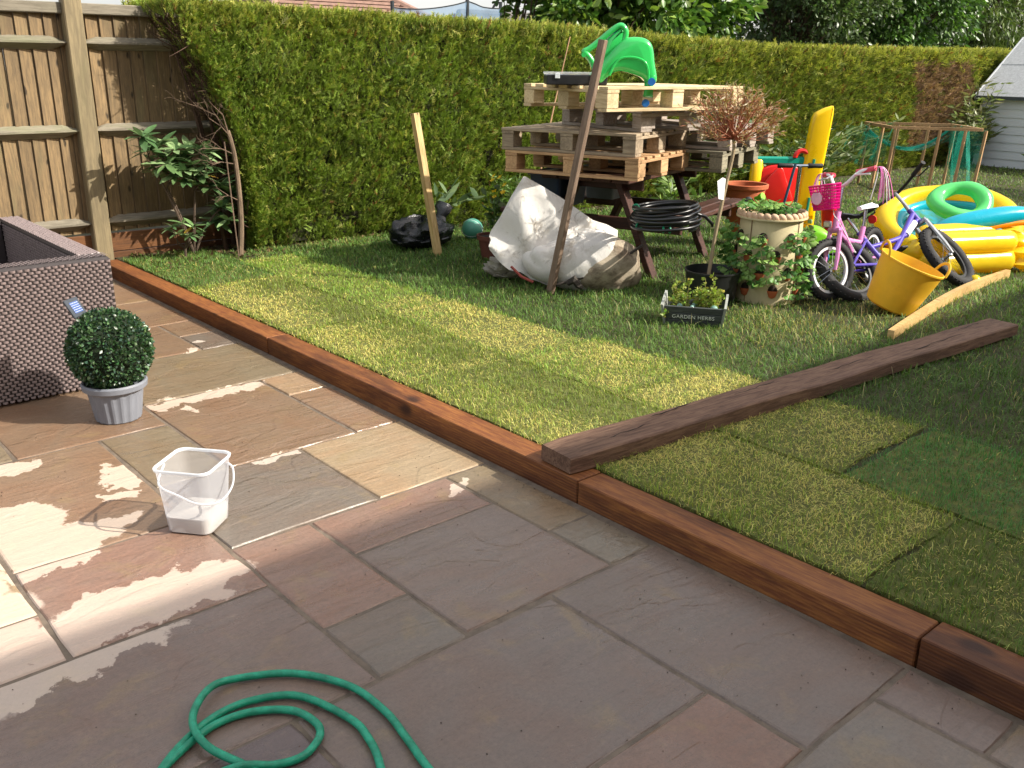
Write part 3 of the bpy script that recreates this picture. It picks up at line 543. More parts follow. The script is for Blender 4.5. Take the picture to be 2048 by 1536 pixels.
# net screen standing behind the hedge
ns = thing('net_screen', 'pale blue sports net slung between dark posts behind the hedge', 'net', (-12, 9.2, 0))
PST = M('dark_post', '#2c3338', .6, .2, 6., .1)
for yy, h in ((-1.0, 2.36), (.38, 2.50), (1.05, 2.44)): MB().tube([(0, yy, 0), (0, yy, h)], .028, 8).build('post', PST, ns)
m, nt, bs = mk('blue_net'); bs.inputs['Base Color'].default_value = (*lin('#8fb4d6'), 1); bs.inputs['Roughness'].default_value = .7
tr = nd(nt, 'ShaderNodeBsdfTransparent'); tl = nd(nt, 'ShaderNodeBsdfTranslucent', {'Color': (*lin('#a9c8e6'), 1)}); m1 = nd(nt, 'ShaderNodeMixShader', {0: .6, 1: bs.outputs[0], 2: tl.outputs[0]}); m2 = nd(nt, 'ShaderNodeMixShader', {0: .35, 1: m1.outputs[0], 2: tr.outputs[0]}); nt.links.new(m2.outputs[0], nt.nodes['Material Output'].inputs[0])
for ya, yb, za, zb, sag in ((-1.0, .38, 2.27, 2.42, .06), (.38, 1.05, 2.42, 2.34, .03)):
    V = []; F = []; k = 14
    for i in range(k + 1):
        t = i / k; top = za + (zb - za) * t - sag * 4 * t * (1 - t)
        for j in range(5): V.append((.03 * math.sin(t * 9 + j), ya + (yb - ya) * t, top - (top - .9) * j / 4))
    F = [(i * 5 + j, i * 5 + j + 1, i * 5 + j + 6, i * 5 + j + 5) for i in range(k) for j in range(4)]
    MB().add(V, F).build('net', m, ns, True); MB().tube([V[i * 5] for i in range(k + 1)], .009, 5).build('edge_rope', PST, ns)
# ================================================================ shed
sh = thing('garden_shed', 'pale grey clad garden shed with a felt roof at the right edge', 'shed', (-6.62, 15.65, GZ), math.radians(-8))
CLAD = M('grey_cladding', '#dfe4ea', .6, .05, 3., .15, 30., stretch=(.2, 1, 1)); FELT = M('roof_felt', '#b9bcbe', .95, .15, 30., .5, 200.)
TRIM = M('shed_trim', '#d9dde0', .5, .05, 4., .05)
# local: x toward the viewer's right along the front; front wall at y=0, depth to +y ; eave 1.10
SW, SD, SE, SR = 2.6, 2.0, 1.12, 1.95
MB().box((SW / 2, SD / 2 + .02, SE / 2), (SW - .04, SD, SE)).build('wall', CLAD, sh)
nb = 9
for k in range(nb):
    z0 = k * SE / nb; z1 = (k + 1) * SE / nb
    MB().add([(0, -.014, z0), (SW, -.014, z0), (SW, -.002, z1), (0, -.002, z1), (0, .02, z0), (SW, .02, z0), (SW, .02, z1), (0, .02, z1)], [(0, 1, 2, 3), (7, 6, 5, 4), (0, 4, 5, 1), (1, 5, 6, 2), (2, 6, 7, 3), (3, 7, 4, 0)]).build('board', CLAD, sh)
MB().add([(0, .02, SE), (0, SD, SE), (0, SD / 2, SR - .02), (SW, .02, SE), (SW, SD, SE), (SW, SD / 2, SR - .02)], [(0, 1, 2), (5, 4, 3), (0, 2, 5, 3), (1, 4, 5, 2)]).build('gable', CLAD, sh)
for s_ in (0, 1):
    ya, yb = (-.10, SD / 2) if s_ == 0 else (SD / 2, SD + .10); za, zb = (SE - .06, SR) if s_ == 0 else (SR, SE - .06)
    ym, zm = ya + (yb - ya) * .52, za + (zb - za) * .52
    MB().add([(-.07, ya, za), (SW + .07, ya, za), (SW + .07, ym, zm), (-.07, ym, zm), (-.07, ya, za - .03), (SW + .07, ya, za - .03), (SW + .07, ym, zm - .03), (-.07, ym, zm - .03)], [(0, 1, 2, 3), (7, 6, 5, 4), (0, 4, 5, 1), (1, 5, 6, 2), (2, 6, 7, 3), (3, 7, 4, 0)]).build('roof_felt', FELT, sh)
    MB().add([(-.07, ym, zm + .006), (SW + .07, ym, zm + .006), (SW + .07, yb, zb + .006), (-.07, yb, zb + .006), (-.07, ym, zm - .03), (SW + .07, ym, zm - .03), (SW + .07, yb, zb - .03), (-.07, yb, zb - .03)], [(0, 1, 2, 3), (7, 6, 5, 4), (0, 4, 5, 1), (1, 5, 6, 2), (2, 6, 7, 3), (3, 7, 4, 0)]).build('roof_felt', FELT, sh)
    MB().beam((-.085, ya, za - .035), (-.085, yb, zb - .035), .022, .075).build('barge_board', TRIM, sh)
MB().box((SW / 2, -.10, SE - .09), (SW + .14, .018, .05)).build('fascia', M('dark_fascia', '#4a4f55', .7, .1, 4., .1), sh)
# ================================================================ PATIO THINGS
# --- wicker sofa
WK = M('brown_wicker', '#7d6f6d', .30, .2, 60., .0, spec=.8); WKD = M('brown_wicker_base', '#2f2828', .6, .2, 30., .1); CUSH = M('seat_cushion', '#2e2827', .9, .1, 30., .2)  # base darker than the strips: shade of the weave gaps put into its colour
sf = thing('wicker_sofa', 'dark brown wicker sofa frame in front of the fence at the left', 'sofa', (-4.63, .9, 0))
def weave(parent, o, ux, uy, un, W_, H_, cw=.030, ch=.0150):
    """basket weave of small arched strips on a panel: origin o, axes ux (along), uy (up), un (out)"""
    o, ux, uy, un = map(Vector, (o, ux, uy, un)); V = []; F = []; nr = int(H_ / ch); nc = int(W_ / cw) + 1
    for r in range(nr):
        for c in range(-1, nc):
            a = c * cw + (r % 2) * cw / 2; b = min(a + cw * .70, W_); a = max(a, 0)
            if b - a < .006: continue
            k = len(V); h = .0062 + random.uniform(-.0006, .0006); y0, y1 = r * ch + .001, r * ch + ch * .86
            for t, hh in ((0, .0), (.3, h), (.7, h), (1, .0)):
                p = o + ux * (a + (b - a) * t) + un * hh
                V += [tuple(p + uy * y0), tuple(p + uy * ((y0 + y1) / 2) + un * .0012), tuple(p + uy * y1)]
            for i in range(3):
                for j in range(2): F.append((k + i * 3 + j, k + i * 3 + 3 + j, k + i * 3 + 4 + j, k + i * 3 + 1 + j))
    ob = MB().add(V, F).build('weave', WK, parent, True, 80); ob['kind'] = 'stuff'; return ob
arm = MB().box((0, -.35, .325), (.10, 1.83, .625), None, .012).build('arm_panel', WKD, sf)
weave(arm, (.052, -1.26, .012), (0, 1, 0), (0, 0, 1), (1, 0, 0), 1.82, .622); weave(arm, (-.048, .565, .638), (0, -1, 0), (1, 0, 0), (0, 0, 1), 1.82, .098)
bk = MB().box((-.77, .505, .325), (1.44, .12, .625), None, .012).build('back_panel', WKD, sf)
weave(bk, (-.05, .447, .05), (-1, 0, 0), (0, 0, 1), (0, -1, 0), 1.42, .58); weave(bk, (-1.48, .448, .638), (1, 0, 0), (0, 1, 0), (0, 0, 1), 1.42, .115)
MB().box((-1.44, -.38, .325), (.10, 1.65, .625), None, .012).build('arm_panel', WKD, sf)
MB().box((-.72, -.3, .19), (1.33, 1.49, .22), None, .01).build('seat', WKD, sf)
for x, y in ((.0, .5), (-1.44, .5), (-.72, -1.1), (0, -1.1)): MB().tube([(x, y, 0), (x, y, .03)], .02, 8).build('foot', WKD, sf)
# --- topiary ball
tp = thing('topiary_ball', 'green topiary ball in a ribbed grey pot beside the wicker sofa', 'topiary', (-4.115, 1.262, 0))
POTG = M('grey_plastic', '#777b84', .55, .08, 10., .08, 90.)
prof = [(.092, 0), (.098, .004), (.118, .135), (.124, .142), (.137, .150), (.140, .172), (.134, .180), (.126, .178), (.122, .15), (.05, .15)]
mb = MB(); n = 72; V = []; F = []
for i, (r, z) in enumerate(prof):
    for k in range(n):
        a = 2 * PI * k / n; rr = r * (1 - (.030 if (k % 4) in (0, 1) and 0 < i < 1.5 else 0)) if False else r
        if i in (1, 2): rr = r - (.0045 if k % 4 < 2 else 0) * (1 if i == 2 else .8)
        V.append((rr * math.cos(a), rr * math.sin(a), z))
for i in range(len(prof) - 1):
    for k in range(n): q = (k + 1) % n; F.append((i * n + k, i * n + q, i * n + n + q, i * n + n + k))
mb.add(V, F).build('pot', POTG, tp, True, 20)
MB().sphere((0, 0, .322), .158, 20, 14).build('inner_ball', M('topiary_core', '#16240f', .9, .3, 30., .4), tp, True)
n = 5600; d = rng.normal(size=(n, 3)); d /= np.linalg.norm(d, axis=1, keepdims=True); rr = .158 + .018 * rng.uniform(0, 1, n); pos = d * rr[:, None] + np.array([[0, 0, .322]])
box_v = [(0, 0, 0), (.36, .08, .5), (0, .0, 1.), (-.36, .08, .5)]; box_f = [(0, 1, 2), (0, 2, 3)]
cb = jit((.035, .085, .030), n, .25, .08); li = rng.uniform(0, 1, n) < .22; cb[li] = jit((.085, .15, .06), int(li.sum()), .2, .08); bl = rng.uniform(0, 1, n) < .15; cb[bl] = jit((.04, .085, .06), int(bl.sum()), .2, .05)
keep = pos[:, 2] > .165
swarm('foliage', box_v, box_f, pos[keep], frames((d + .75 * rng.normal(size=(n, 3)))[keep]), rng.uniform(.013, .021, n)[keep], cb[keep], leafmat('topiary_leaves', .38, .15, .6), tp)
pm = Matrix.Translation((-.085, -.095, .508)) @ Matrix.Rotation(math.radians(38), 4, 'Z') @ Matrix.Rotation(math.radians(58), 4, 'Y')
sp = MB().box((0, 0, 0), (.088, .088, .012), None, .003, pm).build('solar_panel', M('dark_plastic', '#3a4048', .5, .1, 20., 0), tp)
MB().box((0, 0, .0070), (.052, .054, .001), None, 0, pm).build('solar_cell', M('blue_cell', '#4a5f92', .2, .15, 60., 0, spec=.7), sp)
WP = M('white_plastic', '#e9ecef', .35, .03, 4., 0)
for k in range(5): MB().box((-.02 + .010 * k, 0, .0078), (.0009, .052, .0006), None, 0, pm).build('cell_line', WP, sp)
MB().tube([(-.075, -.085, .47), (-.084, -.094, .505)], .006, 6).build('stem', M('dark_stem', '#1d1f20', .5, .1, 10., 0), tp)
# --- clear bucket with white powder
bu = thing('clear_bucket', 'square clear plastic bucket part filled with white powder on the patio', 'bucket', (-2.894, 1.106, .001), math.radians(39))
def rsq(hw, r, n=6):
    out = []
    for cx, cy, a0 in ((hw - r, hw - r, 0), (-hw + r, hw - r, PI / 2), (-hw + r, -hw + r, PI), (hw - r, -hw + r, 1.5 * PI)):
        for i in range(n + 1): a = a0 + PI / 2 * i / n; out.append((cx + r * math.cos(a), cy + r * math.sin(a)))
    return out
def loft(mb, rings, cap0=False, cap1=False):
    n = len(rings[0]); V = [p for r in rings for p in r]; F = [(k * n + i, k * n + (i + 1) % n, k * n + n + (i + 1) % n, k * n + n + i) for k in range(len(rings) - 1) for i in range(n)]
    if cap0: F.append(tuple(range(n - 1, -1, -1)))
    if cap1: F.append(tuple((len(rings) - 1) * n + i for i in range(n)))
    return mb.add(V, F)
m, nt, bs = mk('clear_polypropylene'); bs.inputs['Base Color'].default_value = (.93, .95, .98, 1); bs.inputs['Roughness'].default_value = .3; bs.inputs['Specular IOR Level'].default_value = .5
tr = nd(nt, 'ShaderNodeBsdfTransparent', {'Color': (.96, .97, 1, 1)}); tl = nd(nt, 'ShaderNodeBsdfTranslucent', {'Color': (.95, .96, 1, 1)})
a_ = nd(nt, 'ShaderNodeMixShader', {0: .55, 1: bs.outputs[0], 2: tl.outputs[0]}); b2 = nd(nt, 'ShaderNodeMixShader', {0: .66, 1: a_.outputs[0], 2: tr.outputs[0]}); nt.links.new(b2.outputs[0], nt.nodes['Material Output'].inputs[0]); CLEAR = m
hb, ht = .079, .098
lvl = lambda z: hb + (ht - hb) * z / .24
ringz = lambda z, off=0., r=.028: [(x, y, z) for x, y in rsq(lvl(z) + off, r + .006 * z / .24)]
loft(MB(), [[(x, y, .003) for x, y in rsq(hb - .006, .024)], ringz(.008)] + [ringz(z) for z in (.05, .1, .15, .2, .236)], cap0=True).build('shell', CLEAR, bu, True, 50)
loft(MB(), [ringz(.233, .001), ringz(.234, .004), ringz(.242, .005), ringz(.245, .002), ringz(.243, -.002), ringz(.234, -.001)]).build('rim', M('bucket_rim', '#f2f5f8', .35, .03, 5., 0, trans=.5), bu, True, 50)
pw = [ringz(.006, -.003), ringz(.05, -.002), ringz(.062, -.002)]; pw += [[(x * k, y * k, .062 + .007 * (1 - k) + .004 * math.sin(x * 60) * (1 - k)) for x, y, z in ringz(.062, -.002)] for k in (.7, .35, .02)]
loft(MB(), pw, True, True).build('powder', M('white_powder', '#bdb7ae', .9, .03, 40., .3, 120., dist=.003), bu, True, 60)
hp = [(-.101, .0, .225), (-.085, -.06, .19), (-.05, -.115, .13), (.0, -.135, .10), (.055, -.125, .12), (.1, -.08, .17), (.104, -.02, .215)]
hp = [(-.1, -.01, .225), (-.07, -.106, .195), (.0, -.114, .165), (.07, -.112, .14), (.125, -.07, .135), (.142, -.01, .165), (.125, .04, .205), (.102, .05, .222)]
MB().tube(catmull(hp, 6), .0035, 6, flat=1.4).build('handle', M('bucket_handle', '#f6f8fa', .35, .03, 5., 0, trans=.4), bu, True, 60)
# --- green hose
m, nt, bs = mk('green_hose'); v = coords(nt, 'World', (1, 1, 1)); nn = noise(nt, v, 22., 5, .7); cc = mixc(nt, ramp(nt, nn, .35, .7), lin('#0d7a5c'), lin('#1fa07c')); cc = mixc(nt, ramp(nt, noise(nt, v, 60., 4, .7), .6, .75, 0, .5), cc, lin('#2a4a3a'))
nt.links.new(cc, bs.inputs['Base Color']); bs.inputs['Roughness'].default_value = .45; HOSE = m
hpx = [(-1.30, .99, .012), (-1.42, 1.003, .012), (-1.532, 1.023, .012), (-1.638, 1.037, .012), (-1.778, 1.023, .012), (-1.916, .94, .013), (-1.992, .815, .014), (-1.985, .735, .024), (-1.893, .655, .032), (-1.79, .645, .024), (-1.68, .69, .013), (-1.55, .73, .012), (-1.44, .80, .012), (-1.42, .88, .012), (-1.492, .925, .012), (-1.58, .952, .012),
       (-1.671, .956, .012), (-1.826, .905, .012), (-1.886, .81, .012), (-1.893, .72, .012), (-1.858, .625, .012), (-1.79, .53, .012), (-1.66, .40, .012), (-1.60, .33, .012), (-1.66, .36, .013), (-1.77, .50, .012), (-1.835, .615, .012), (-1.862, .70, .012), (-1.848, .785, .012), (-1.79, .862, .012), (-1.715, .885, .012), (-1.663, .868, .012), (-1.628, .805, .012), (-1.645, .74, .012), (-1.68, .67, .024), (-1.69, .58, .012), (-1.6, .45, .012), (-1.4, .3, .012)]
hp = []
for i in range(len(hpx)): hp.append(hpx[i])
o = MB().tube(catmull(hp, 7), .0098, 10).build('garden_hose', HOSE, None, True, 80); tag(o, 'green garden hose lying in loops on the wet patio', 'hose')
# ================================================================ TIMBER
DK = wood('dark_plank_wood', '#553d30', '#7d614e', 0, .8, .0, 9., dirt=('#6d5348', 4., .5, .52), bump=.7)
pa, pb = Vector((-2.315, 2.262, .122)), Vector((-2.035, 5.585, .118)); L = (pb - pa).length; nseg = 34
ang = math.atan2(pb.y - pa.y, pb.x - pa.x); pk = thing('dark_plank', 'long dark weathered plank lying across the lawn onto the sleeper', 'plank', pa, 0)
rings = []
for i in range(nseg + 1):
    t = i / nseg; w0 = .092 + .004 * math.sin(t * 17) + random.uniform(-.002, .002); w1 = .092 + .004 * math.cos(t * 11) + random.uniform(-.002, .002); zt = .032 + .002 * math.sin(t * 23)
    if i == 0: w1 -= .012
    rings.append([(t * L, -w0, -.03), (t * L, w1 - .004, -.032), (t * L, w1, -.02 + random.uniform(-.003, .003)), (t * L, w1 - random.uniform(.001, .004), zt - .006), (t * L, w1 - .008, zt), (t * L, -w0 + .006, zt), (t * L, -w0, zt - .006)])
loft(MB(), rings, True, True).build('timber', DK, pk, loc=(0, 0, 0), rot=(0, 0, ang))
CR = M('deep_crack', '#120b08', .9, .2, 30., 0)
for x0, ln, yy in ((.25, .22, -.02), (1.05, .3, .035), (1.72, .38, .01), (2.35, .5, -.03), (2.9, .28, .04), (.55, .25, .05)):
    c = [(x0 + ln * i / 8, yy + random.uniform(-.006, .006) + .02 * i / 8, .0335) for i in range(9)]; MB().tube(c, [.0005] + [random.uniform(.001, .0035) for _ in range(7)] + [.0005], 5, flat=.4).build('crack', CR, pk, rot=(0, 0, ang))
PINE = wood('new_pine', '#b08d55', '#d2b27a', 0, .6, .06, 8., bump=.25, knots=(5., .06)); PINEZ = wood('new_pine_upright', '#b3935e', '#d8bd88', 2, .6, .05, 8., bump=.25, knots=(5., .05), dirt=('#8f7650', 3., .4, .6))
cb_ = thing('bent_board', 'pale bent timber board on edge in the grass beside the yellow tub', 'board', (-2.40, 4.98, GZ))
pth = catmull([(0, 0, .035), (-.10, .55, .04), (-.195, 1.15, .045), (-.25, 1.7, .045), (-.27, 2.25, .04)], 7); rings = []
for i, p in enumerate(pth):
    a = pth[max(0, i - 1)]; b = pth[min(len(pth) - 1, i + 1)]; d = (b - a).normalized(); s = Vector((d.y, -d.x, 0)).normalized() * .018; rings.append([tuple(p - s + Vector((0, 0, -.06))), tuple(p + s + Vector((0, 0, -.06))), tuple(p + s + Vector((0, 0, .016))), tuple(p - s + Vector((0, 0, .016)))])
loft(MB(), rings, True, True).build('timber', PINE, cb_)
def stake(name, label, a, b, w, h, mat, point=.08):
    a, b = Vector(a), Vector(b); d = (b - a); z = d.normalized(); x = (Vector((1, 0, 0)) - z * z.x).normalized(); y = z.cross(x); o = bpy.data.objects.new(name, None); L = d.length
    mb = MB(); r = lambda s, zz: [(-w / 2 * s, -h / 2 * s, zz), (w / 2 * s, -h / 2 * s, zz), (w / 2 * s, h / 2 * s, zz), (-w / 2 * s, h / 2 * s, zz)]
    loft(mb, [r(.3, 0), r(1, point), r(1, L - .003), r(.93, L)], True, True); me = mb.mesh(name, mat); ob = inst(name, me, None, a); ob.rotation_euler = Matrix((x, y, z)).transposed().to_euler(); return tag(ob, label, 'stake', 'timber stakes standing in the lawn')
stake('timber_stake', 'pale new timber stake standing by the hedge and the black bag', (-5.905, 4.415, .02), (-6.02, 4.29, 1.165), .05, .05, PINEZ)
stake('timber_stake', 'tall weathered grey stake leaning on the pallets in front of the white sack', (-4.42, 4.215, .02), (-4.19, 4.405, 1.675), .052, .03, wood('old_stake', '#6b5748', '#8c7866', 2, .7, 0, 8., bump=.4, dirt=('#4a3a2e', 3., .4, .5)))
o = MB().tube(catmull([(-6.1, 5.55, .05), (-6.28, 5.85, .6), (-6.44, 6.15, 1.15), (-6.6, 6.49, 1.77)], 4), [.009] * 6 + [.008] * 4 + [.006] * 3, 6).build('garden_cane', M('cane', '#8a6a48', .7, .2, 10., .2)); tag(o, 'thin brown cane leaning into the hedge left of the pallets', 'cane')
# ================================================================ PICNIC TABLE AND PALLETS
TH = math.radians(17.4); VV = Vector((math.cos(TH), math.sin(TH), 0)); WW = Vector((-math.sin(TH), math.cos(TH), 0))
pt_ = thing('picnic_table', 'dark brown picnic table standing beneath the stacked pallets', 'table', (-4.66, 4.76, GZ), TH)
TBL = wood('dark_stained_wood', '#38221a', '#55342a', 1, .6, .1, 8., bump=.3); TBLX = wood('dark_stained_wood_cross', '#38221a', '#533329', 0, .6, .1, 8., bump=.3)
TL = 1.52
for k in range(5): MB().box((-.28 + .14 * k, TL / 2, .70), (.132, TL, .038), None, .006).build('top_board', TBL, pt_)
for s_ in (-1, 1):
    for k in range(2): MB().box((s_ * (.51 + .125 * k), TL / 2, .425), (.118, TL, .038), None, .008).build('seat_board', TBL, pt_)
for wv in (.24, TL - .24):
    for s_ in (-1, 1): MB().beam((s_ * .16, wv, .69), (s_ * .47, wv, -.02), .045, .095, .004, (0, 1, 0)).build('leg', TBLX, pt_)
    MB().box((0, wv + .046, .365), (1.28, .04, .085), None, .005).build('seat_bearer', TBLX, pt_); MB().box((0, wv + .046, .645), (.66, .04, .075), None, .005).build('top_bearer', TBLX, pt_)
PALM = {}
def pmat(k, c1, c2, d):
    PALM[k] = [wood('pallet_%s_%s' % (k, 'xyz'[a]), c1, c2, a, .75, .16, 8., bump=.4, dirt=d) for a in (0, 1)]
pmat('new', '#bea67e', '#dfcba2', ('#9a8358', 3., .4, .6)); pmat('grey', '#94877a', '#b8ada2', ('#5d5247', 3., .5, .5)); pmat('amber', '#ab8560', '#cda97c', ('#7d5836', 3., .4, .55)); pmat('drab', '#8a7a66', '#b2a187', ('#55493a', 3., .5, .5)); pmat('mossy', '#75705e', '#98917a', ('#5c5a48', 3., .5, .5))
def pallet(label, corner, rz, LX, LY, z, H_, kind, along):
    """origin at one bottom corner; x = LX, y = LY. along: axis the deck boards run"""
    p = thing('wooden_pallet', label, 'pallet', (corner[0], corner[1], z), rz, 'stacked pallets'); mx, my = PALM[kind]; bt = .020; bh = H_ - 4 * bt + .0
    L, Wd = (LX, LY) if along == 0 else (LY, LX)
    P = (lambda a, b, c: (a, b, c)) if along == 0 else (lambda a, b, c: (b, a, c)); S_ = (lambda a, b, c: (a, b, c)) if along == 0 else (lambda a, b, c: (b, a, c)); mA, mB = (mx, my) if along == 0 else (my, mx)
    nb = 7; bw = .098
    for k in range(nb):
        y = .05 + (Wd - .1) * k / (nb - 1); w = bw + random.uniform(-.012, .006); MB().box(P(L / 2 + random.uniform(-.004, .004), y, H_ - bt / 2), S_(L, w, bt - .001), random.uniform(-.006, .006), .002).build('deck_board', mA, p)
    for k in range(3):
        x = .05 + (L - .1) * k / 2
        MB().box(P(x, Wd / 2, H_ - bt * 1.5), S_(.098, Wd, bt - .001), None, .002).build('stringer_board', mB, p)
        for j in range(3):
            y = .065 + (Wd - .13) * j / 2; MB().box(P(x, y, bt + (H_ - 3 * bt) / 2), S_(.096 + random.uniform(-.004, .004), .125, H_ - 3 * bt - .001), None, .003).build('block', mA if random.random() < .5 else mB, p)
        y = .05 + (Wd - .1) * k / 2
        MB().box(P(L / 2, y, bt / 2), S_(L, .097, bt - .001), None, .002).build('base_board', mA, p)
    return p
ZT = GZ + .721
U = -VV
c4 = Vector((-4.177, 4.776, 0)) + U * 1.04
pallet('amber-brown pallet lying directly on the picnic table, bottom left of the stack', c4, TH, 1.04, .92, ZT, .152, 'amber', 0)
c3 = c4 + VV * -.03 + WW * -.0
pallet('greyish-brown pallet on the amber one, second layer of the left stack', c3, TH + .012, 1.04, .94, ZT + .153, .152, 'drab', 0)
TH1 = math.radians(-9); V1 = Vector((math.cos(TH1), math.sin(TH1), 0)); W1 = Vector((-math.sin(TH1), math.cos(TH1), 0))
z2 = ZT + .306
pallet('small weathered grey pallet sandwiched under the pale top pallet', Vector((-4.29, 4.93, 0)) - V1 * .95, TH1 - .02, .95, .95, z2, .140, 'grey', 0)
z1 = z2 + .141
pallet('pale new pallet on top of the stack, carrying the green ride-on toy', Vector((-4.25, 4.525, 0)) - V1 * .98, TH1, .98, 1.20, z1, .156, 'new', 1)
c6 = Vector((-4.20, 5.63, 0)) - VV * .9
pallet('mossy grey pallet on the right end of the picnic table, above the terracotta pot', c6, TH + .02, .95, .92, ZT + .001, .150, 'mossy', 0)
pallet('brownish grey pallet on the mossy one behind the twiggy little tree', c6 + VV * .02 + WW * .16, TH - .06, .95, .90, ZT + .153, .150, 'grey', 0)
# --- organiser case
oc = thing('organiser_case', 'black organiser case with a clear lid on the top pallet', 'case', (-4.67, 4.65, z1 + .158), math.radians(52))
BLK = M('black_plastic', '#17191b', .45, .2, 12., .05); MB().box((0, 0, .033), (.40, .26, .064), None, .006).build('tray', BLK, oc)
MB().box((0, 0, .0735), (.405, .265, .016), None, .005).build('lid', CLEAR, oc)
for x in (-.11, .09): MB().box((x * 1.2, -.134, .058), (.032, .006, .034), None, .002).build('latch', M('clear_latch', '#cfd6da', .3, .05, 5., 0), oc)
for x, c in ((-.02, '#c9b23a'), (.06, '#b94a2c'), (-.1, '#8f979c')): MB().box((x, -.05, .0652), (.05, .03, .003), None, .001).build('fixings', M('fixings' + c, c, .5, .2, 40., 0), oc)
# --- green ride-on toy (profile in crop pixels -> metres)
TOY = M('green_toy_plastic', '#35c862', .2, .06, 4., 0, spec=.6, coat=.5, trans=.12); BLU = M('blue_toy_plastic', '#1d63ad', .35, .06, 5., 0)
ty = thing('ride_on_toy', 'bright green ride-on toy with blue wheels on the top pallet', 'toy', (-4.46, 4.86, z1 + .158), math.radians(47))
def rprism(poly, h, e, m=None):
    """extruded outline with rounded flanks; poly in x,z; width along y"""
    n = len(poly); out = MB(); P = [Vector((x, z, 0)) for x, z in poly]; ar = sum(P[i].x * P[(i + 1) % n].y - P[(i + 1) % n].x * P[i].y for i in range(n)); sg = 1 if ar > 0 else -1
    def off(k):
        r = []
        for i in range(n):
            a, b, c = P[i - 1], P[i], P[(i + 1) % n]; d1 = (b - a).normalized(); d2 = (c - b).normalized(); nn = Vector((-(d1.y + d2.y), d1.x + d2.x, 0)); nn = nn.normalized() if nn.length > 1e-6 else Vector((-d1.y, d1.x, 0)); r.append(b + nn * sg * k)
        return r
    rings = [[(p.x, y, p.y) for p in off(k)] for k, y in ((e, -h / 2), (e * .3, -h / 2 + e * .3), (0, -h / 2 + e), (0, h / 2 - e), (e * .3, h / 2 - e * .3), (e, h / 2))]
    if sg > 0: rings = rings[::-1]
    return loft(out, rings, True, True)
tc = lambda pts: [((x - 1480) * .000535, (790 - y) * .000535) for x, y in pts]
seat = catmull([(x, z, 0) for x, z in tc([(1150, 620), (1300, 450), (1420, 320), (1540, 235), (1700, 228), (1800, 262), (1858, 345), (1890, 520), (1928, 735), (1815, 745), (1740, 690), (1600, 645), (1480, 620), (1390, 640), (1330, 690), (1250, 770), (1140, 740)])], 4, True)
MB.build(rprism([(p.x, p.y) for p in seat], .23, .03), 'body', TOY, ty, True, 50)
for yy in (-.117, .117): MB().tube(catmull([(x, yy, z) for x, z in tc([(1340, 670), (1400, 540), (1490, 468), (1640, 462), (1760, 510), (1812, 610), (1822, 735)])], 5), .008, 6).build('moulded_lip', TOY, ty, True)
lp = tc([(1180, 620), (1120, 500), (1060, 430), (1030, 395), (1090, 365), (1240, 250), (1360, 150), (1455, 95), (1515, 140), (1522, 220), (1480, 330), (1380, 450)])
for yy in (-.055, .055): MB().tube(catmull([(x, yy * (1 if z > .2 else 1.1), z) for x, z in lp], 4), .020, 8).build('hood', TOY, ty, True, 60)
hd = catmull([(x, z, 0) for x, z in tc([(1125, 590), (1200, 460), (1250, 340), (1310, 240), (1480, 110), (1522, 170), (1500, 300), (1400, 450), (1230, 660)])], 3, True)
MB.build(rprism([(p.x, p.y) for p in hd], .15, .03), 'neck', TOY, ty, True, 50)
MB().tube([(-.245, -.09, .19), (-.245, .09, .19)], .017, 8).build('handle', TOY, ty, True)
MB().tube([((1400 - 1480) * .000535, -.056, (790 - 165) * .000535), ((1400 - 1480) * .000535, .056, (790 - 165) * .000535)], .018, 8).build('handle', BLU, ty, True)
for x, y in ((1165, -.09), (1165, .09), (1860, -.09), (1860, .09)):
    wx = (x - 1480) * .000535; MB().sphere((wx, y, .052), (.036, .026, .034), 12, 8).build('caster', TOY, ty, True); MB().lathe([(.001, -.011), (.024, -.011), (.026, 0), (.024, .011), (.001, .011)], 16, Matrix.Translation((wx, y * 1.33, .026)) @ Matrix.Rotation(PI / 2, 4, 'X')).build('wheel', BLU, ty, True)
MB().tube([(.19, -.03, .06), (.195, -.06, -.02), (.19, -.07, -.07)], [.03, .03, .034], 10).build('caster_leg', TOY, ty, True); MB().lathe([(.001, -.011), (.024, -.011), (.026, 0), (.024, .011), (.001, .011)], 16, Matrix.Translation((.175, -.08, -.11)) @ Matrix.Rotation(PI / 2, 4, 'X')).build('wheel', BLU, ty, True)
# --- tubs under the table
TUB = M('dark_blue_plastic', '#1f2f49', .5, .15, 8., .1); GTB = M('grey_tub_plastic', '#6c737a', .5, .15, 8., .1)
def box_tub(name, label, loc, rz, a, b, h, mat):
    o = thing(name, label, 'tub', loc, rz, 'tubs under the pallets'); r = lambda k, z: [(x * a * k, y * b * k, z) for x, y in rsq(.5, .08)]
    loft(MB(), [r(.84, 0), r(1., h), r(1.07, h), r(1.07, h - .02), r(1.05, h - .02)], True).build('body', mat, o, True, 30); loft(MB(), [r(1.0, h - .01), r(.3, h - .012)], False, True).build('contents', BLK, o)
box_tub('storage_tub', 'dark blue storage tub on the bench under the pallets behind the white sack', (-5.13, 4.98, GZ + .446), TH, .26, .50, .26, TUB)
box_tub('storage_tub', 'grey plastic tub on the far bench behind the picnic table leg', (-5.22, 5.62, GZ + .446), TH, .28, .40, .25, GTB)
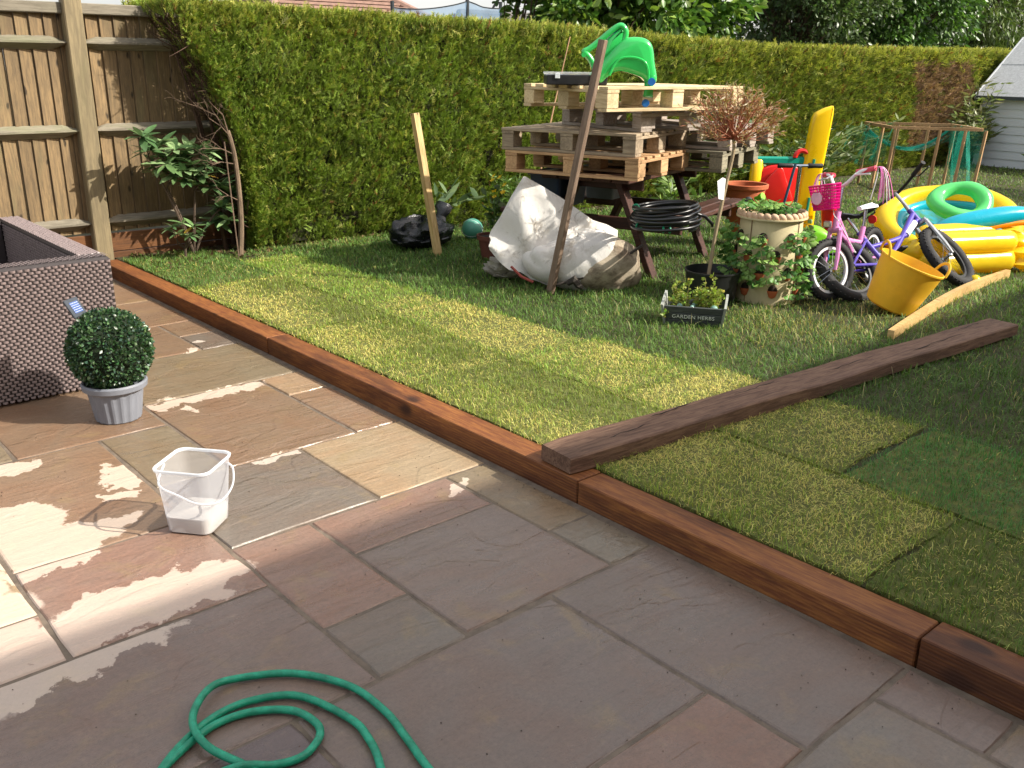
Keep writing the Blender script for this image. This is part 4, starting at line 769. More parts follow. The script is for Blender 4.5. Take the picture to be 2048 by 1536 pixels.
# --- coil of black pipe on the bench
cp = thing('pipe_coil', 'coil of black pipe with green clips resting on the picnic bench', 'pipe', (-3.90, 4.76, GZ + .446), 0)
PIPE = M('black_pipe', '#1a1c1f', .32, .15, 10., .03, spec=.6)
pp = []
for i in range(9 * 26):
    t = i / 26; a = 2 * PI * t; R_ = .195 + .016 * math.sin(t * 2.3) + .012 * (t % 2); pp.append((R_ * math.cos(a), R_ * math.sin(a), .014 + .0165 * t + .008 * math.sin(a + t) + .02 * math.sin(a + .6) * min(1, t / 4)))
MB().tube(pp, .0105, 7).build('pipe', PIPE, cp, True, 80)
MB().tube([(.2, .05, .12), (.235, .10, .10), (.25, .16, .05), (.22, .2, .03)], .0105, 7).build('pipe_end', PIPE, cp, True, 80)
CLP = M('green_clip', '#138a62', .4, .1, 10., 0)
for a in (-2.5, -.95, -.75, -1.9): MB().torus(.02, .007, 10, 6, Matrix.Translation((.2 * math.cos(a), .2 * math.sin(a), .03 if a > -2 else .13)) @ Matrix.Rotation(a, 4, 'Z') @ Matrix.Rotation(PI / 2, 4, 'X')).build('clip', CLP, cp, True)
# ================================================================ SACKS AND BAGS
def sack_mat(name, col, dirtc, rough=.7, amt=.7, thr=.5, tr=.12):
    m, nt, b = mk(name); v = coords(nt, 'Object'); wv = nd(nt, 'ShaderNodeTexChecker', {'Vector': v, 'Scale': 260., 1: (1, 1, 1, 1), 2: (.86, .86, .86, 1)}).outputs[0]
    c = mixc(nt, 1., lin(col), wv, 'MULTIPLY'); zz = nd(nt, 'ShaderNodeSeparateXYZ', {0: v}).outputs[2]
    n1 = noise(nt, v, 4., 7, .72, .5); c = mixc(nt, ramp(nt, n1, thr, thr + .2, 0, amt), c, lin(dirtc)); c = mixc(nt, ramp(nt, noise(nt, v, 16., 6, .7, .8), .56, .7, 0, amt * .8), c, tuple(x * .5 for x in lin(dirtc)))
    nt.links.new(c, b.inputs['Base Color']); b.inputs['Roughness'].default_value = rough
    nt.links.new(nd(nt, 'ShaderNodeBump', {'Strength': .35, 'Distance': .015, 'Height': noise(nt, v, 7., 4, .55, 1.2)}).outputs[0], b.inputs['Normal'])
    tl = nd(nt, 'ShaderNodeBsdfTranslucent', {'Color': c}); mx = nd(nt, 'ShaderNodeMixShader', {0: tr, 1: b.outputs[0], 2: tl.outputs[0]}); nt.links.new(mx.outputs[0], nt.nodes['Material Output'].inputs[0]); return m
WSK = sack_mat('white_woven_sack', '#dbd8d2', '#a39680'); DSK = sack_mat('dirty_sack', '#b5a892', '#5e4c3a', .8, .85, .42)
rdir = Vector((.659, .752, 0)); away = Vector((-.752, .659, 0))
sk = thing('woven_sack', 'large crumpled white woven sack slumped in front of the picnic table', 'sack', (-4.62, 4.52, GZ), math.atan2(rdir.y, rdir.x))
def folded(a, b, s, seed): return float(abs(vnoise(np.array([a]), np.array([b]), s, seed)[0] - .5) * 2)
# standing upper part: thin, folded, local x = image right, y = away
prof = [(-.50, .24, .36), (-.44, .18, .45), (-.36, .12, .60), (-.275, .10, .73), (-.22, .05, .70), (-.10, .02, .64), (.02, .0, .565), (.12, .0, .50), (.22, .0, .435), (.32, .0, .40), (.40, .0, .36)]
xs = np.linspace(-.5, .40, 46); rings = []
for x in xs:
    zb = float(np.interp(x, [p[0] for p in prof], [p[1] for p in prof])); zt = float(np.interp(x, [p[0] for p in prof], [p[2] for p in prof])); ring = []
    for k in range(30):
        s = k / 30; f = s * 2 if s < .5 else 2 - 2 * s; side = -1 if s < .5 else 1; z = zb + (zt - zb) * f; th = .012 + .085 * (1 - f) ** 1.2 * min(1, (x + .5) / .25 + .15)
        w = .034 * (folded(x * 1.0, f, 2.2, 3) - .4) + .022 * math.sin(x * 21 + f * 7) * (1 - f * .5) + .006 * (folded(x + f, f - x, 7., 5) - .4); ring.append((x + .02 * (folded(f, x, 6, 7) - .4), side * th + w - .02 + .10 * (f - .5), z))
    rings.append(ring)
loft(MB(), rings, True, True).build('upper_flap', WSK, sk, True, 35)
V = []; F = []; na, nb2 = 64, 34    # filled lower part
for i in range(na):
    for j in range(nb2 + 1):
        a = 2 * PI * i / na; t = PI * j / nb2; st = math.sin(t) ** .75; x = .37 * st * math.cos(a) + .10; y = .20 * st * math.sin(a) - .13; z = .165 + .19 * math.cos(t) * (1 + .25 * math.cos(a))
        k = 1 + .07 * (folded(math.cos(a) * 1.3 + 2, t + math.sin(a), 1.6, 11) - .4) + .035 * math.sin(3 * a + 4 * t) + .02 * math.sin(7 * a - 5 * t) + .012 * (folded(math.cos(a) + 5, t * 1.4, 3.4, 13) - .4); V.append((x * k, -.13 + (y + .13) * k, max(-.01, z * k - .01)))
F = [(i * (nb2 + 1) + j, i * (nb2 + 1) + j + 1, ((i + 1) % na) * (nb2 + 1) + j + 1, ((i + 1) % na) * (nb2 + 1) + j) for i in range(na) for j in range(nb2)]
MB().add(V, F).build('filled_bottom', DSK if False else WSK, sk, True, 50)
V2 = [((x - .12) * .96 + .21, y * 1.02 + .005, z * .9) for x, y, z in V]; MB().add(V2, F).build('filled_bottom', DSK, sk, True, 50)
SEAM = M('seam_tape', '#3a342e', .8, .2, 30., .2)
pp = [(-.06 + .60 * t, -.335 + .10 * math.sin(t * 3) * 0 + .16 * t * t, .06 + .24 * t ** 1.5) for t in np.linspace(0, 1, 14)]; MB().tube(pp, .010, 6).build('seam', SEAM, sk, True)
MB().tube([(-.35, -.26, .16), (-.28, -.30, .10), (-.2, -.33, .07)], .010, 6).build('red_hem', M('red_hem', '#8a3a32', .7, .2, 20., .1), sk, True)
MB().tube([(.03, -.345, .07), (.07, -.37, .10), (.10, -.36, .06), (.13, -.37, .04)], [.02, .03, .025, .01], 6).build('tied_knot', SEAM, sk, True)
def blob(name, label, cat, loc, rad, mat, seed, crump=.22, ears=(), cr2=.1):
    o = thing(name, label, cat, loc); V = []; na, nb = 48, 28
    for i in range(na):
        for j in range(nb + 1):
            a = 2 * PI * i / na; t = PI * j / nb; k = 1 + crump * (folded(math.cos(a) + 3, math.sin(a) + t, 2.3, seed) - .45) + cr2 * (folded(a * 1.0, t * 1.5, 4.6, seed + 1) - .4)
            V.append((rad[0] * math.sin(t) * math.cos(a) * k, rad[1] * math.sin(t) * math.sin(a) * k, max(0, rad[2] * (1 + math.cos(t)) * .5 * k)))
    F = [(i * (nb + 1) + j, i * (nb + 1) + j + 1, ((i + 1) % na) * (nb + 1) + j + 1, ((i + 1) % na) * (nb + 1) + j) for i in range(na) for j in range(nb)]
    MB().add(V, F).build('bag_body', mat, o, True, 45)
    for p0, p1, r0, r1 in ears:
        p0, p1 = Vector(p0), Vector(p1); pth = [p0.lerp(p1, t) + Vector((random.gauss(0, .006), random.gauss(0, .006), 0)) for t in np.linspace(0, 1, 7)]; mb = MB(); mb.tube(pth, [r0 * (1 - t) * .8 + r1 * t + .012 * math.sin(t * 9) for t in np.linspace(0, 1, 7)], 9, cap=False, flat=.45); mb.build('bag_neck', mat, o, True, 30)
    return o
BBG = M('black_bag_plastic', '#14171b', .26, .3, 6., .6, 16., dist=.02, spec=.6)
blob('black_bin_bag', 'black plastic rubbish bag lying by the hedge behind the pale stake', 'bag', (-6.28, 4.52, GZ - .01), (.22, .30, .26), BBG, 21, .26, (((.05, .12, .16), (-.02, .26, .34), .05, .07),), .1)
blob('clear_plastic_bag', 'small crumpled translucent plastic bag at the left foot of the white sack', 'bag', (-4.98, 4.33, GZ - .01), (.14, .15, .15), sack_mat('thin_plastic', '#b9b4a6', '#7d715c', .3, .6, .5, .4), 31, .45, (), .3)
# ================================================================ POTS AND PLANTS
TERRA = M('terracotta', '#b5613c', .8, .14, 8., .15, 50., dirt=('#8f5a40', 6., .4, .55)); TERRD = M('dark_terracotta', '#5e3326', .8, .2, 8., .15, 50.); EARTH = M('potting_soil', '#2a1f16', .95, .3, 40., .6, 60., dist=.01)
# --- ball, flower pot by the hedge
gb = thing('play_ball', 'green play ball in the grass between the black bag and the flower pot', 'ball', (-6.28, 5.06, GZ + .095))
MB().sphere((0, 0, 0), .092, 24, 16).build('skin', M('green_ball', '#4a8a78', .45, .12, 10., 0), gb, True)
for k in range(2): MB().torus(.0915, .0018, 32, 6, Matrix.Rotation(.5 + k * 1.5, 4, 'X') @ Matrix.Rotation(.4, 4, 'Y')).build('stripe', WP, gb, True)
fp = thing('flower_pot', 'brown flower pot with small yellow flowers left of the white sack', 'flower pot', (-5.56, 4.70, GZ))
MB().lathe([(.10, 0), (.125, .15), (.138, .152), (.140, .185), (.128, .185), (.122, .155), (.01, .15)], 24).build('pot', TERRD, fp, True, 35)
MB().lathe([(.124, .165), (.001, .172)], 20).build('soil', EARTH, fp)
PL = leafmat('plant_leaves', .45, .3, .45)
mb = MB(); LV = []; LD = []; FL = []
for i in range(9):
    a = random.uniform(0, 2 * PI); h = random.uniform(.22, .48); tipx = Vector((.10 * math.cos(a) * h * 2, .10 * math.sin(a) * h * 2, .17 + h)); mb.tube([(0.03 * math.cos(a), .03 * math.sin(a), .16), (tipx.x * .5, tipx.y * .5, .17 + h * .55), tipx], [.004, .003, .002], 5); FL.append(tipx)
    for k in range(7): t = random.uniform(.15, .8); LV.append((tipx.x * t, tipx.y * t, .17 + h * t)); LD.append((random.gauss(0, 1), random.gauss(0, 1), random.uniform(.1, .6)))
mb.build('stem', M('green_stem', '#5b7a35', .7, .2, 10., .1), fp)
swarm('leaves', leaf_v, leaf_f, np.array(LV), frames(np.array(LD)), rng.uniform(.06, .10, len(LV)), jit((.075, .14, .03), len(LV)), PL, fp)
YEL = M('yellow_petal', '#f2c913', .6, .1, 20., 0, trans=.3)
for p in FL[:8]:
    mb = MB()
    for k in range(5): a = 2 * PI * k / 5; mb.add([(0, 0, 0), (.016 * math.cos(a - .5), .016 * math.sin(a - .5), .006), (.024 * math.cos(a), .024 * math.sin(a), .009), (.016 * math.cos(a + .5), .016 * math.sin(a + .5), .006)], [(0, 1, 2, 3)])
    mb.build('flower', YEL, fp, loc=p, rot=(.7, random.uniform(-.4, .8), 0))
def leafy(name, label, cat, base, stems, leafcols, size, tv, tf, per=9, matl=None, stemcol='#5c6b3a', group=None, spread=1.):
    o = thing(name, label, cat, base, 0, group); mb = MB(); P_ = []; D_ = []
    for tip in stems:
        tip = Vector(tip); mid = tip * .5 + Vector((0, 0, .12 * tip.length)); mb.tube([(0, 0, 0), mid, tip], [.006, .005, .002], 5)
        for k in range(per):
            t = random.uniform(.25, 1.); p = (mid * (2 * t) if t < .5 else mid.lerp(tip, t * 2 - 1)); P_.append(tuple(p)); D_.append((random.gauss(0, 1) + tip.x, random.gauss(0, 1) + tip.y, random.uniform(-.1, .9)))
    mb.build('stem', M(name + '_stem', stemcol, .8, .2, 10., .1), o); n = len(P_); c = np.array(leafcols)[rng.integers(0, len(leafcols), n)] * (1 + .2 * rng.normal(size=(n, 1)))
    swarm('leaves', tv, tf, np.array(P_), frames(np.array(D_)), size * rng.uniform(.7, 1.3, n), np.clip(c, .01, .6), matl or PL, o); return o
long_v = [(0, 0, 0), (.12, .03, .3), (.13, .03, .6), (0, 0, 1.), (-.13, .03, .6), (-.12, .03, .3)]; long_f = [(0, 1, 2), (0, 2, 3), (0, 3, 4), (0, 4, 5)]
leafy('weed', 'grey-green large-leaved weed growing out of the hedge foot above the black bag', 'weed', (-6.75, 5.0, GZ + .1), [(.18, .05, .30), (.2, .3, .22), (.15, .45, .2), (.2, -.1, .3)], [(.10, .16, .08), (.13, .19, .09)], .17, long_v, long_f, 6)
leafy('ferny_plant', 'feathery green plant with yellow flowers at the hedge foot left of the cane', 'plant', (-6.55, 5.75, GZ), [(random.uniform(-.1, .25), random.uniform(-.3, .3), random.uniform(.25, .55)) for _ in range(16)], [(.10, .19, .03), (.08, .15, .03)], .07, slim_v, slim_f, 22)
leafy('shrub', 'light green leafy weeds growing behind the picnic table', 'weed', (-5.9, 7.3, GZ), [(random.uniform(-.4, .4), random.uniform(-.5, .5), random.uniform(.15, .5)) for _ in range(14)], [(.14, .22, .04), (.09, .16, .04)], .14, long_v, long_f, 9)
leafy('dry_weed', 'rusty dried leaves under the picnic table beside the leg', 'weed', (-4.95, 5.2, GZ), [(random.uniform(-.2, .2), random.uniform(-.2, .2), random.uniform(.1, .26)) for _ in range(10)], [(.35, .17, .05), (.28, .2, .08)], .09, slim_v, slim_f, 10)
leafy('bamboo', 'slender pale-leaved shrub in front of the brown hedge patch beside the shed', 'shrub', (-6.55, 15.2, GZ), [(random.uniform(-.2, .45), random.uniform(-.7, .5), random.uniform(.6, 1.35)) for _ in range(22)], [(.19, .23, .08), (.13, .18, .05), (.25, .24, .12)], .15, slim_v, slim_f, 26)
leafy('undergrowth', 'dark leafy bushes at the hedge foot behind the yellow post', 'shrub', (-6.45, 10.3, GZ), [(random.uniform(-.2, .45), random.uniform(-1.9, 1.9), random.uniform(.3, .9)) for _ in range(46)], [(.05, .10, .03), (.09, .15, .04), (.16, .2, .07)], .12, long_v, long_f, 22)
leafy('grass_tuft', 'tuft of tall weeds growing at the foot of the shed', 'weed', (-5.35, 15.4, GZ), [(random.uniform(-.3, .3), random.uniform(-.3, .2), random.uniform(.12, .3)) for _ in range(30)], [(.10, .17, .04), (.14, .19, .06)], .14, slim_v, slim_f, 5)
# --- rhododendron: each leaf its own piece
def leaf_mesh(name, L, w, mat, fold=.18):
    mb = MB(); V = []; F = []; k = 5
    for i in range(k + 1):
        t = i / k; ww = w * math.sin(PI * min(1, t * .93 + .04)) ** .8 * .5; z = -.10 * L * t * t
        V += [(t * L, -ww, z + ww * fold), (t * L, 0, z), (t * L, ww, z + ww * fold)]
    F = [(i * 3 + j, i * 3 + 3 + j, i * 3 + 4 + j, i * 3 + 1 + j) for i in range(k) for j in range(2)]
    return mb.add(V, F).mesh(name, mat, True, 60)
RH = [leaf_mesh('leaf', .125, .040, M('rhododendron_leaf_%d' % i, c, .32, .2, 20., .1, rand=.25, spec=.55, trans=.15)) for i, c in enumerate(('#63804f', '#8aa672', '#4f6e45'))]
RYL = leaf_mesh('leaf', .12, .04, M('yellowed_leaf', '#b5923a', .5, .2, 20., .1, trans=.2))
RST = M('shrub_bark', '#54463a', .9, .2, 14., .3)
def whorls(o, base, pts, nl=7, sc=1., mains=()):
    mb = MB(); B0 = Vector(base); mains = [Vector(m_) - B0 for m_ in mains] or [Vector((0, 0, .08))]
    for m_ in mains: mb.tube(catmull([(0, 0, 0), m_ * .5 + Vector((0, 0, .04)), m_], 4), [.010] * 5 + [.008] * 3 + [.007], 6)
    for p in pts:
        p = Vector(p) - B0; m_ = min(mains, key=lambda q: (q - p).length); mb.tube([m_, m_.lerp(p, .5) + Vector((random.gauss(0, .02), random.gauss(0, .02), -.02)), p], [.006, .0045, .003], 5)
        for k in range(nl + random.randint(-1, 3)):
            a = 2 * PI * k / nl + random.uniform(-.3, .3); el = random.uniform(-.6, .55); me = random.choice(RH) if random.random() > .012 else RYL
            inst('leaf', me, o, p, (random.uniform(-.3, .3), el - .1, a), (sc * random.uniform(.7, 1.15),) * 3)
    mb.build('stem', RST, o, True)
rp = [(-7.0, 2.57, 1.0), (-7.03, 2.63, .9), (-7.07, 2.72, .93), (-7.1, 2.78, .83), (-7.02, 2.81, .89), (-7.05, 2.86, .8), (-7.09, 2.94, .88), (-7.0, 2.92, .78), (-7.03, 3.0, .85), (-7.07, 3.06, .88), (-7.1, 2.75, .72), (-7.02, 2.79, .71), (-7.05, 2.88, .68), (-7.09, 2.99, .69), (-7.0, 3.02, .77), (-7.03, 2.95, .62), (-7.07, 2.8, .78), (-7.1, 2.69, .78), (-7.02, 3.05, .61), (-7.05, 3.15, .6), (-7.09, 3.2, .48), (-7.0, 3.16, .34), (-7.03, 3.13, .44), (-7.07, 3.24, .54), (-7.1, 3.11, .33), (-6.98, 2.72, .80), (-6.97, 2.85, .74), (-6.96, 2.97, .7)]
rb = (-7.12, 2.92, GZ); o = thing('rhododendron', 'rhododendron bush with whorls of glossy leaves in front of the fence', 'shrub', rb); whorls(o, rb, rp, 12, 1.3, [(-7.08, 2.74, .62), (-7.06, 2.95, .58), (-7.05, 3.1, .40), (-7.06, 2.64, .80)])
lb = (-7.0, 2.8, GZ); o = thing('rhododendron', 'low dark leafy seedling bush at the foot of the fence, left of the bare trunk', 'shrub', lb); whorls(o, lb, [(-6.95, 2.7, .34), (-6.95, 2.78, .36), (-6.93, 2.86, .33), (-6.9, 2.81, .27), (-6.92, 2.89, .27), (-6.97, 2.74, .28)], 8, .8)
# --- bare sapling
sg = thing('bare_sapling', 'bare crooked sapling trunk at the left end of the hedge', 'tree', (-6.82, 3.16, GZ - .02)); sb_ = Vector((-6.82, 3.16, GZ - .02))
mb = MB(); tr_ = [(-6.82, 3.16, .05), (-6.84, 3.20, .32), (-6.85, 3.21, .58), (-6.85, 3.20, .81), (-6.85, 3.18, .95), (-6.86, 3.165, 1.03)]
mb.tube([Vector(p) - sb_ for p in catmull(tr_, 5)], [.023 - .0003 * i for i in range(26)], 8); mb.build('trunk', M('pale_bark', '#6b5a48', .9, .4, 18., .6, 40., stretch=(1, 1, .4), dist=.01), sg, True)
mb = MB()
def twig(p, d, L, r, dep):
    p = Vector(p); d = Vector(d).normalized(); q = p + d * L * .5 + Vector((random.gauss(0, .01), random.gauss(0, .01), random.gauss(0, .01))); e = q + (d + Vector((random.gauss(0, .25), random.gauss(0, .25), random.gauss(0, .25)))).normalized() * L * .5
    mb.tube([p, q, e], [r, r * .8, r * .5], 5, cap=False)
    if dep:
        for s in (q, e):
            for k in range(2): twig(s, d + Vector((random.gauss(0, .6), random.gauss(0, .6), random.gauss(0, .6))), L * .55, r * .5, dep - 1)
for p, d, L in (((-6.86, 3.165, 1.02), (-.1, -.2, 1), .26), ((-6.85, 3.18, .98), (.05, -.5, .7), .22), ((-6.85, 3.2, .85), (.1, -.8, .5), .25), ((-6.85, 3.2, .78), (.1, -1, .1), .22), ((-6.86, 3.165, 1.02), (-.3, -.6, 1), .3), ((-6.85, 3.21, .5), (.1, -.8, .4), .2)): twig(Vector(p) - sb_, d, L, .0042, 2)
mb.tube([Vector(p) - sb_ for p in ((-6.80, 3.14, .06), (-6.82, 3.13, .5), (-6.84, 3.12, .95))], .005, 5)
mb.build('twig', M('grey_twigs', '#6d5a4a', .9, .3, 20., .3), sg)
# --- potted standard tree
st_ = thing('potted_standard_tree', 'little standard tree with a ball of reddish twigs in a black pot', 'tree', (-3.60, 4.90, GZ))
BPT = M('black_pot_plastic', '#1b1d1e', .45, .2, 8., .1); MB().lathe([(.145, 0), (.178, .20), (.184, .202), (.184, .212), (.176, .212), (.172, .19), (.16, .12), (.01, .115)], 32).build('pot', BPT, st_, True, 35)
MB().lathe([(.168, .155), (.001, .165)], 24).build('soil', EARTH, st_)
TRK = M('pale_trunk', '#9b8a6d', .8, .2, 20., .4, 50., stretch=(1, 1, .3))
hub = Vector((.045, .035, 1.03)); MB().tube(catmull([(-.02, -.02, .15), (.0, -.005, .45), (.03, .02, .75), (.05, .04, .95), hub], 5), [.0125 - .00012 * i for i in range(21)], 8).build('trunk', TRK, st_, True)
mb = MB(); LV = []; LD = []; RED = M('red_twigs', '#9a5a3c', .7, .25, 20., .1)
for i in range(110):
    a = random.uniform(0, 2 * PI); el = random.betavariate(2, 2.0) * 1.65 - .12; L = random.uniform(.20, .335) * (1.05 if el < .9 else .95); d = Vector((math.cos(a) * math.cos(el), math.sin(a) * math.cos(el), math.sin(el)))
    tip = hub + d * L; mid = hub + d * L * .5 + Vector((0, 0, -.01)); tip.z += .03; mb.tube([hub + d * .01, mid, tip], [.0038, .0024, .001], 4, cap=False)
    for s in range(3):
        p = mid.lerp(tip, random.uniform(0, .8)); e = p + (d + Vector((random.gauss(0, .5), random.gauss(0, .5), random.gauss(.2, .4)))).normalized() * random.uniform(.05, .11); mb.tube([p, e], [.0016, .0008], 3, cap=False)
        for q in range(4): t = random.uniform(.2, 1.1); LV.append(tuple(p.lerp(e, t))); LD.append((random.gauss(0, .7) + d.x, random.gauss(0, .7) + d.y, random.gauss(.4, .7)))
    for q in range(5): LV.append(tuple(mid.lerp(tip, random.uniform(.2, 1.1)))); LD.append((random.gauss(0, .6) + d.x, random.gauss(0, .6) + d.y, random.gauss(.4, .6)))
cr = mb.build('branches', RED, st_); n = len(LV); cs = np.array([(.42, .22, .13), (.38, .28, .15), (.30, .27, .10), (.46, .38, .26), (.33, .16, .09)])
swarm('crown', slim_v, slim_f, np.array(LV), frames(np.array(LD)), rng.uniform(.025, .05, n), np.clip(cs[rng.integers(0, 5, n)] * (1 + .15 * rng.normal(size=(n, 1))), .02, .8), PL, st_)
MB().add([(-.005, -.04, .66), (-.012, -.085, .67), (-.02, -.10, .78), (-.012, -.06, .80), (-.006, -.035, .79)], [(0, 1, 2, 3, 4)]).build('plant_label', M('white_label', '#e9ebee', .4, .05, 8., 0), st_, loc=(.045, .035, .0))
# --- herb box
hb_ = Vector((-3.456, 4.292, 0)); hr = Vector((-3.199, 4.466, 0)); hx = (hr - hb_); HL = hx.length + .02
hz = thing('herb_box', 'dark wooden trough lettered GARDEN HERBS with sprigs of herbs', 'planter', (hb_ + hx * .5 + Vector((0, 0, GZ - .006))), math.atan2(hx.y, hx.x))
HBX = wood('slate_painted_wood', '#3d4140', '#565b59', 0, .7, .08, 9., bump=.3); HBE = wood('pale_grey_wood', '#8d918c', '#b0b3ac', 2, .7, .05, 8., bump=.3)
for k in range(3):
    for s_ in (-1, 1):
        z0 = .003 + .042 * k; y0 = s_ * (.072 + .012 * k); MB().box((0, y0, z0 + .02), (HL + .016 * k - .018, .012, .040), Matrix.Rotation(-s_ * .28, 4, 'X'), .002).build('slat', HBX, hz)
MB().box((0, 0, .01), (HL - .03, .13, .014)).build('base', HBX, hz)
for s_ in (-1, 1):
    x = s_ * (HL / 2 - .002); e = MB().add([(x - .008, -.075, -.004), (x - .008, .075, -.004), (x - .008 + s_ * .02, .125, .165), (x - .008 + s_ * .02, -.125, .135), (x + .006, -.075, -.004), (x + .006, .075, -.004), (x + .006 + s_ * .02, .125, .165), (x + .006 + s_ * .02, -.125, .135)], [(0, 1, 2, 3), (7, 6, 5, 4), (0, 4, 5, 1), (1, 5, 6, 2), (2, 6, 7, 3), (3, 7, 4, 0)]); e.build('end_panel', HBE, hz)
MB().box((0, 0, .085), (HL - .03, .15, .03)).build('soil', EARTH, hz)
cu = bpy.data.curves.new('lettering', 'FONT'); cu.body = 'GARDEN HERBS'; cu.size = .033; cu.align_x = 'CENTER'; cu.extrude = .0004; cu.space_character = 1.06
to = bpy.data.objects.new('lettering_tmp', cu); COL.objects.link(to); dg = bpy.context.evaluated_depsgraph_get(); me = bpy.data.meshes.new_from_object(to.evaluated_get(dg)); bpy.data.objects.remove(to); me.materials.clear(); me.materials.append(M('white_lettering', '#e4e6e2', .7, .1, 80., 0))
inst('lettering', me, hz, (0, -.0925, .053), (PI / 2 - .0 + .28, 0, 0))
HERB = leafmat('herb_leaves', .5, .35, .4); LV = []; LD = []; mb = MB()
for i in range(64):
    x = random.choice((random.uniform(-.14, -.05), random.uniform(.0, .06), random.uniform(.09, .13))); y = random.uniform(-.06, .06); h = random.uniform(.05, .13); 
    if i in (3, 12, 20): h = (.19, .21, .17)[(i % 3)]
    tip = Vector((x + random.gauss(0, .02), y + random.gauss(0, .02), .10 + h)); mb.tube([(x, y, .09), tip], [.002, .001], 4)
    for k in range(int(h * 170)): t = random.uniform(.1, 1.05); LV.append(tuple(Vector((x, y, .1)).lerp(tip, t))); LD.append((random.gauss(0, 1), random.gauss(0, 1), random.uniform(-.2, .8)))
for k in range(16): LV.append((-.165 + random.gauss(0, .008), -.112 + random.gauss(0, .01), .10 - .0026 * k)); LD.append((random.gauss(0, 1), random.gauss(0, 1) - .5, random.gauss(0, .5)))
mb.build('stem', M('herb_stem', '#8c8a4a', .7, .2, 20., .1), hz); n = len(LV)
swarm('herbs', box_v, box_f, np.array(LV), frames(np.array(LD)), rng.uniform(.018, .030, n), jit((.27, .34, .06), n, .3, .12), HERB, hz)
GLS = M('glass_pebble', '#9fc9bd', .12, .2, 20., 0, spec=.8, trans=.4)
for x, y, r in ((-.085, -.05, .018), (-.012, -.07, .016), (.0, -.02, .02), (.115, -.062, .022)): MB().sphere((x, y, .115), r, 12, 8).build('glass_float', GLS, hz, True)
# --- strawberry tower
sw = thing('strawberry_tower', 'beige strawberry tower with a rope rim and terracotta pockets', 'planter', (-3.43, 5.25, GZ - .01), math.radians(-50))
BEI = M('beige_plastic', '#c2b58f', .65, .08, 6., .08, 60.); MB().lathe([(.205, 0), (.205, .03), (.198, .52), (.192, .555), (.02, .54)], 40).build('drum', BEI, sw, True, 40)
mb = MB()
for k in range(30):
    a = 2 * PI * k / 30; mb.sphere((0, 0, 0), (.034, .0165, .0200), 10, 7, Matrix.Translation((.207 * math.cos(a), .207 * math.sin(a), .572)) @ Matrix.Rotation(a + PI / 2, 4, 'Z') @ Matrix.Rotation(.62, 4, 'Y'))
mb.build('rope_rim', M('rope_moulding', '#c9a98b', .7, .1, 10., .1), sw, True, 70); MB().lathe([(.203, .545), (.226, .55), (.226, .560), (.19, .562)], 40).build('rim_band', BEI, sw, True, 40)
MB().lathe([(.186, .552), (.001, .56)], 24).build('soil', EARTH, sw)
for a in (.9, -.75): MB().tube([(.2065 * math.cos(a), .2065 * math.sin(a), .02), (.201 * math.cos(a), .201 * math.sin(a), .545)], .0025, 5).build('joint_line', M('brown_joint', '#6b4a30', .8, .1, 10., 0), sw)
TP = TERRA; HOLE = EARTH
lf = []
def straw_leaf(mat):
    mb = MB()
    for k in range(3):
        a = (k - 1) * 1.15; pts = []; n = 9
        for i in range(n):
            t = -1 + 2 * i / (n - 1); r = .036 * (1 - .25 * t * t) + (.003 if i % 2 else -.002); th = a + t * .50; pts.append(((.012 + r) * math.cos(th) * (1 - .12 * abs(t)), (.012 + r) * math.sin(th) * (1 - .12 * abs(t)), -.006 * (t * t) - .006))
        mb.add([(.006 * math.cos(a), .006 * math.sin(a), .002)] + pts, [(0, i + 1, i + 2) for i in range(n - 1)])
    mb.tube([(-.045, 0, -.03), (-.02, 0, -.004), (.006, 0, .002)], .0014, 4); return mb.mesh('leaf', mat, True, 70)
SL_ = [straw_leaf(M('strawberry_leaf_%d' % i, c, .5, .2, 30., .3, rand=.2, trans=.25)) for i, c in enumerate(('#46762f', '#5f8f3c', '#80a34e'))]
for row, (z, ph) in enumerate(((.10, .0), (.21, .5), (.32, .0), (.43, .5))):
    for k in range(7):
        a = 2 * PI * (k + ph) / 7 + .12; c_, s_ = math.cos(a), math.sin(a); Rm = Matrix.Rotation(a, 4, 'Z'); mm = Matrix.Translation((.196 * c_, .196 * s_, z)) @ Rm
        pk_ = MB(); V = []; F = []
        for i in range(9):
            t = PI * (-.5 + i / 8)
            for r, zz, xx in ((.004, -.045, .0), (.022, -.035, .012), (.034, .0, .024), (.036, .008, .026)): V.append((xx * math.cos(t) + .012, r * math.sin(t), zz))
        F = [(i * 4 + j, i * 4 + 4 + j, i * 4 + 5 + j, i * 4 + 1 + j) for i in range(8) for j in range(3)]
        pk_.add(V, F, mm).build('pocket', TP, sw, True, 60); MB().sphere((0, 0, 0), (.020, .031, .036), 10, 7, mm @ Matrix.Translation((.006, 0, .008))).build('pocket_hole', HOLE, sw, True)
        front = True
        nl = 0 if (row == 0 and k in (5, 6, 0)) else random.randint(9, 14)
        for q in range(nl):
            a2 = a + random.gauss(0, .30); rr = .235 + random.uniform(0, .06); inst('leaf', random.choice(SL_), sw, (rr * math.cos(a2), rr * math.sin(a2), z + random.uniform(-.05, .06)), (random.gauss(0, .45), random.uniform(.1, 1.2), a2 + random.gauss(0, .7)), (random.uniform(.75, 1.25),) * 3)
for q in range(60):
    a2 = random.uniform(0, 2 * PI); rr = random.uniform(.02, .21); inst('leaf', random.choice(SL_), sw, (rr * math.cos(a2), rr * math.sin(a2), .59 + random.uniform(0, .06)), (random.gauss(0, .4), random.uniform(-.4, .6), random.uniform(0, 6.28)), (random.uniform(.8, 1.2),) * 3)
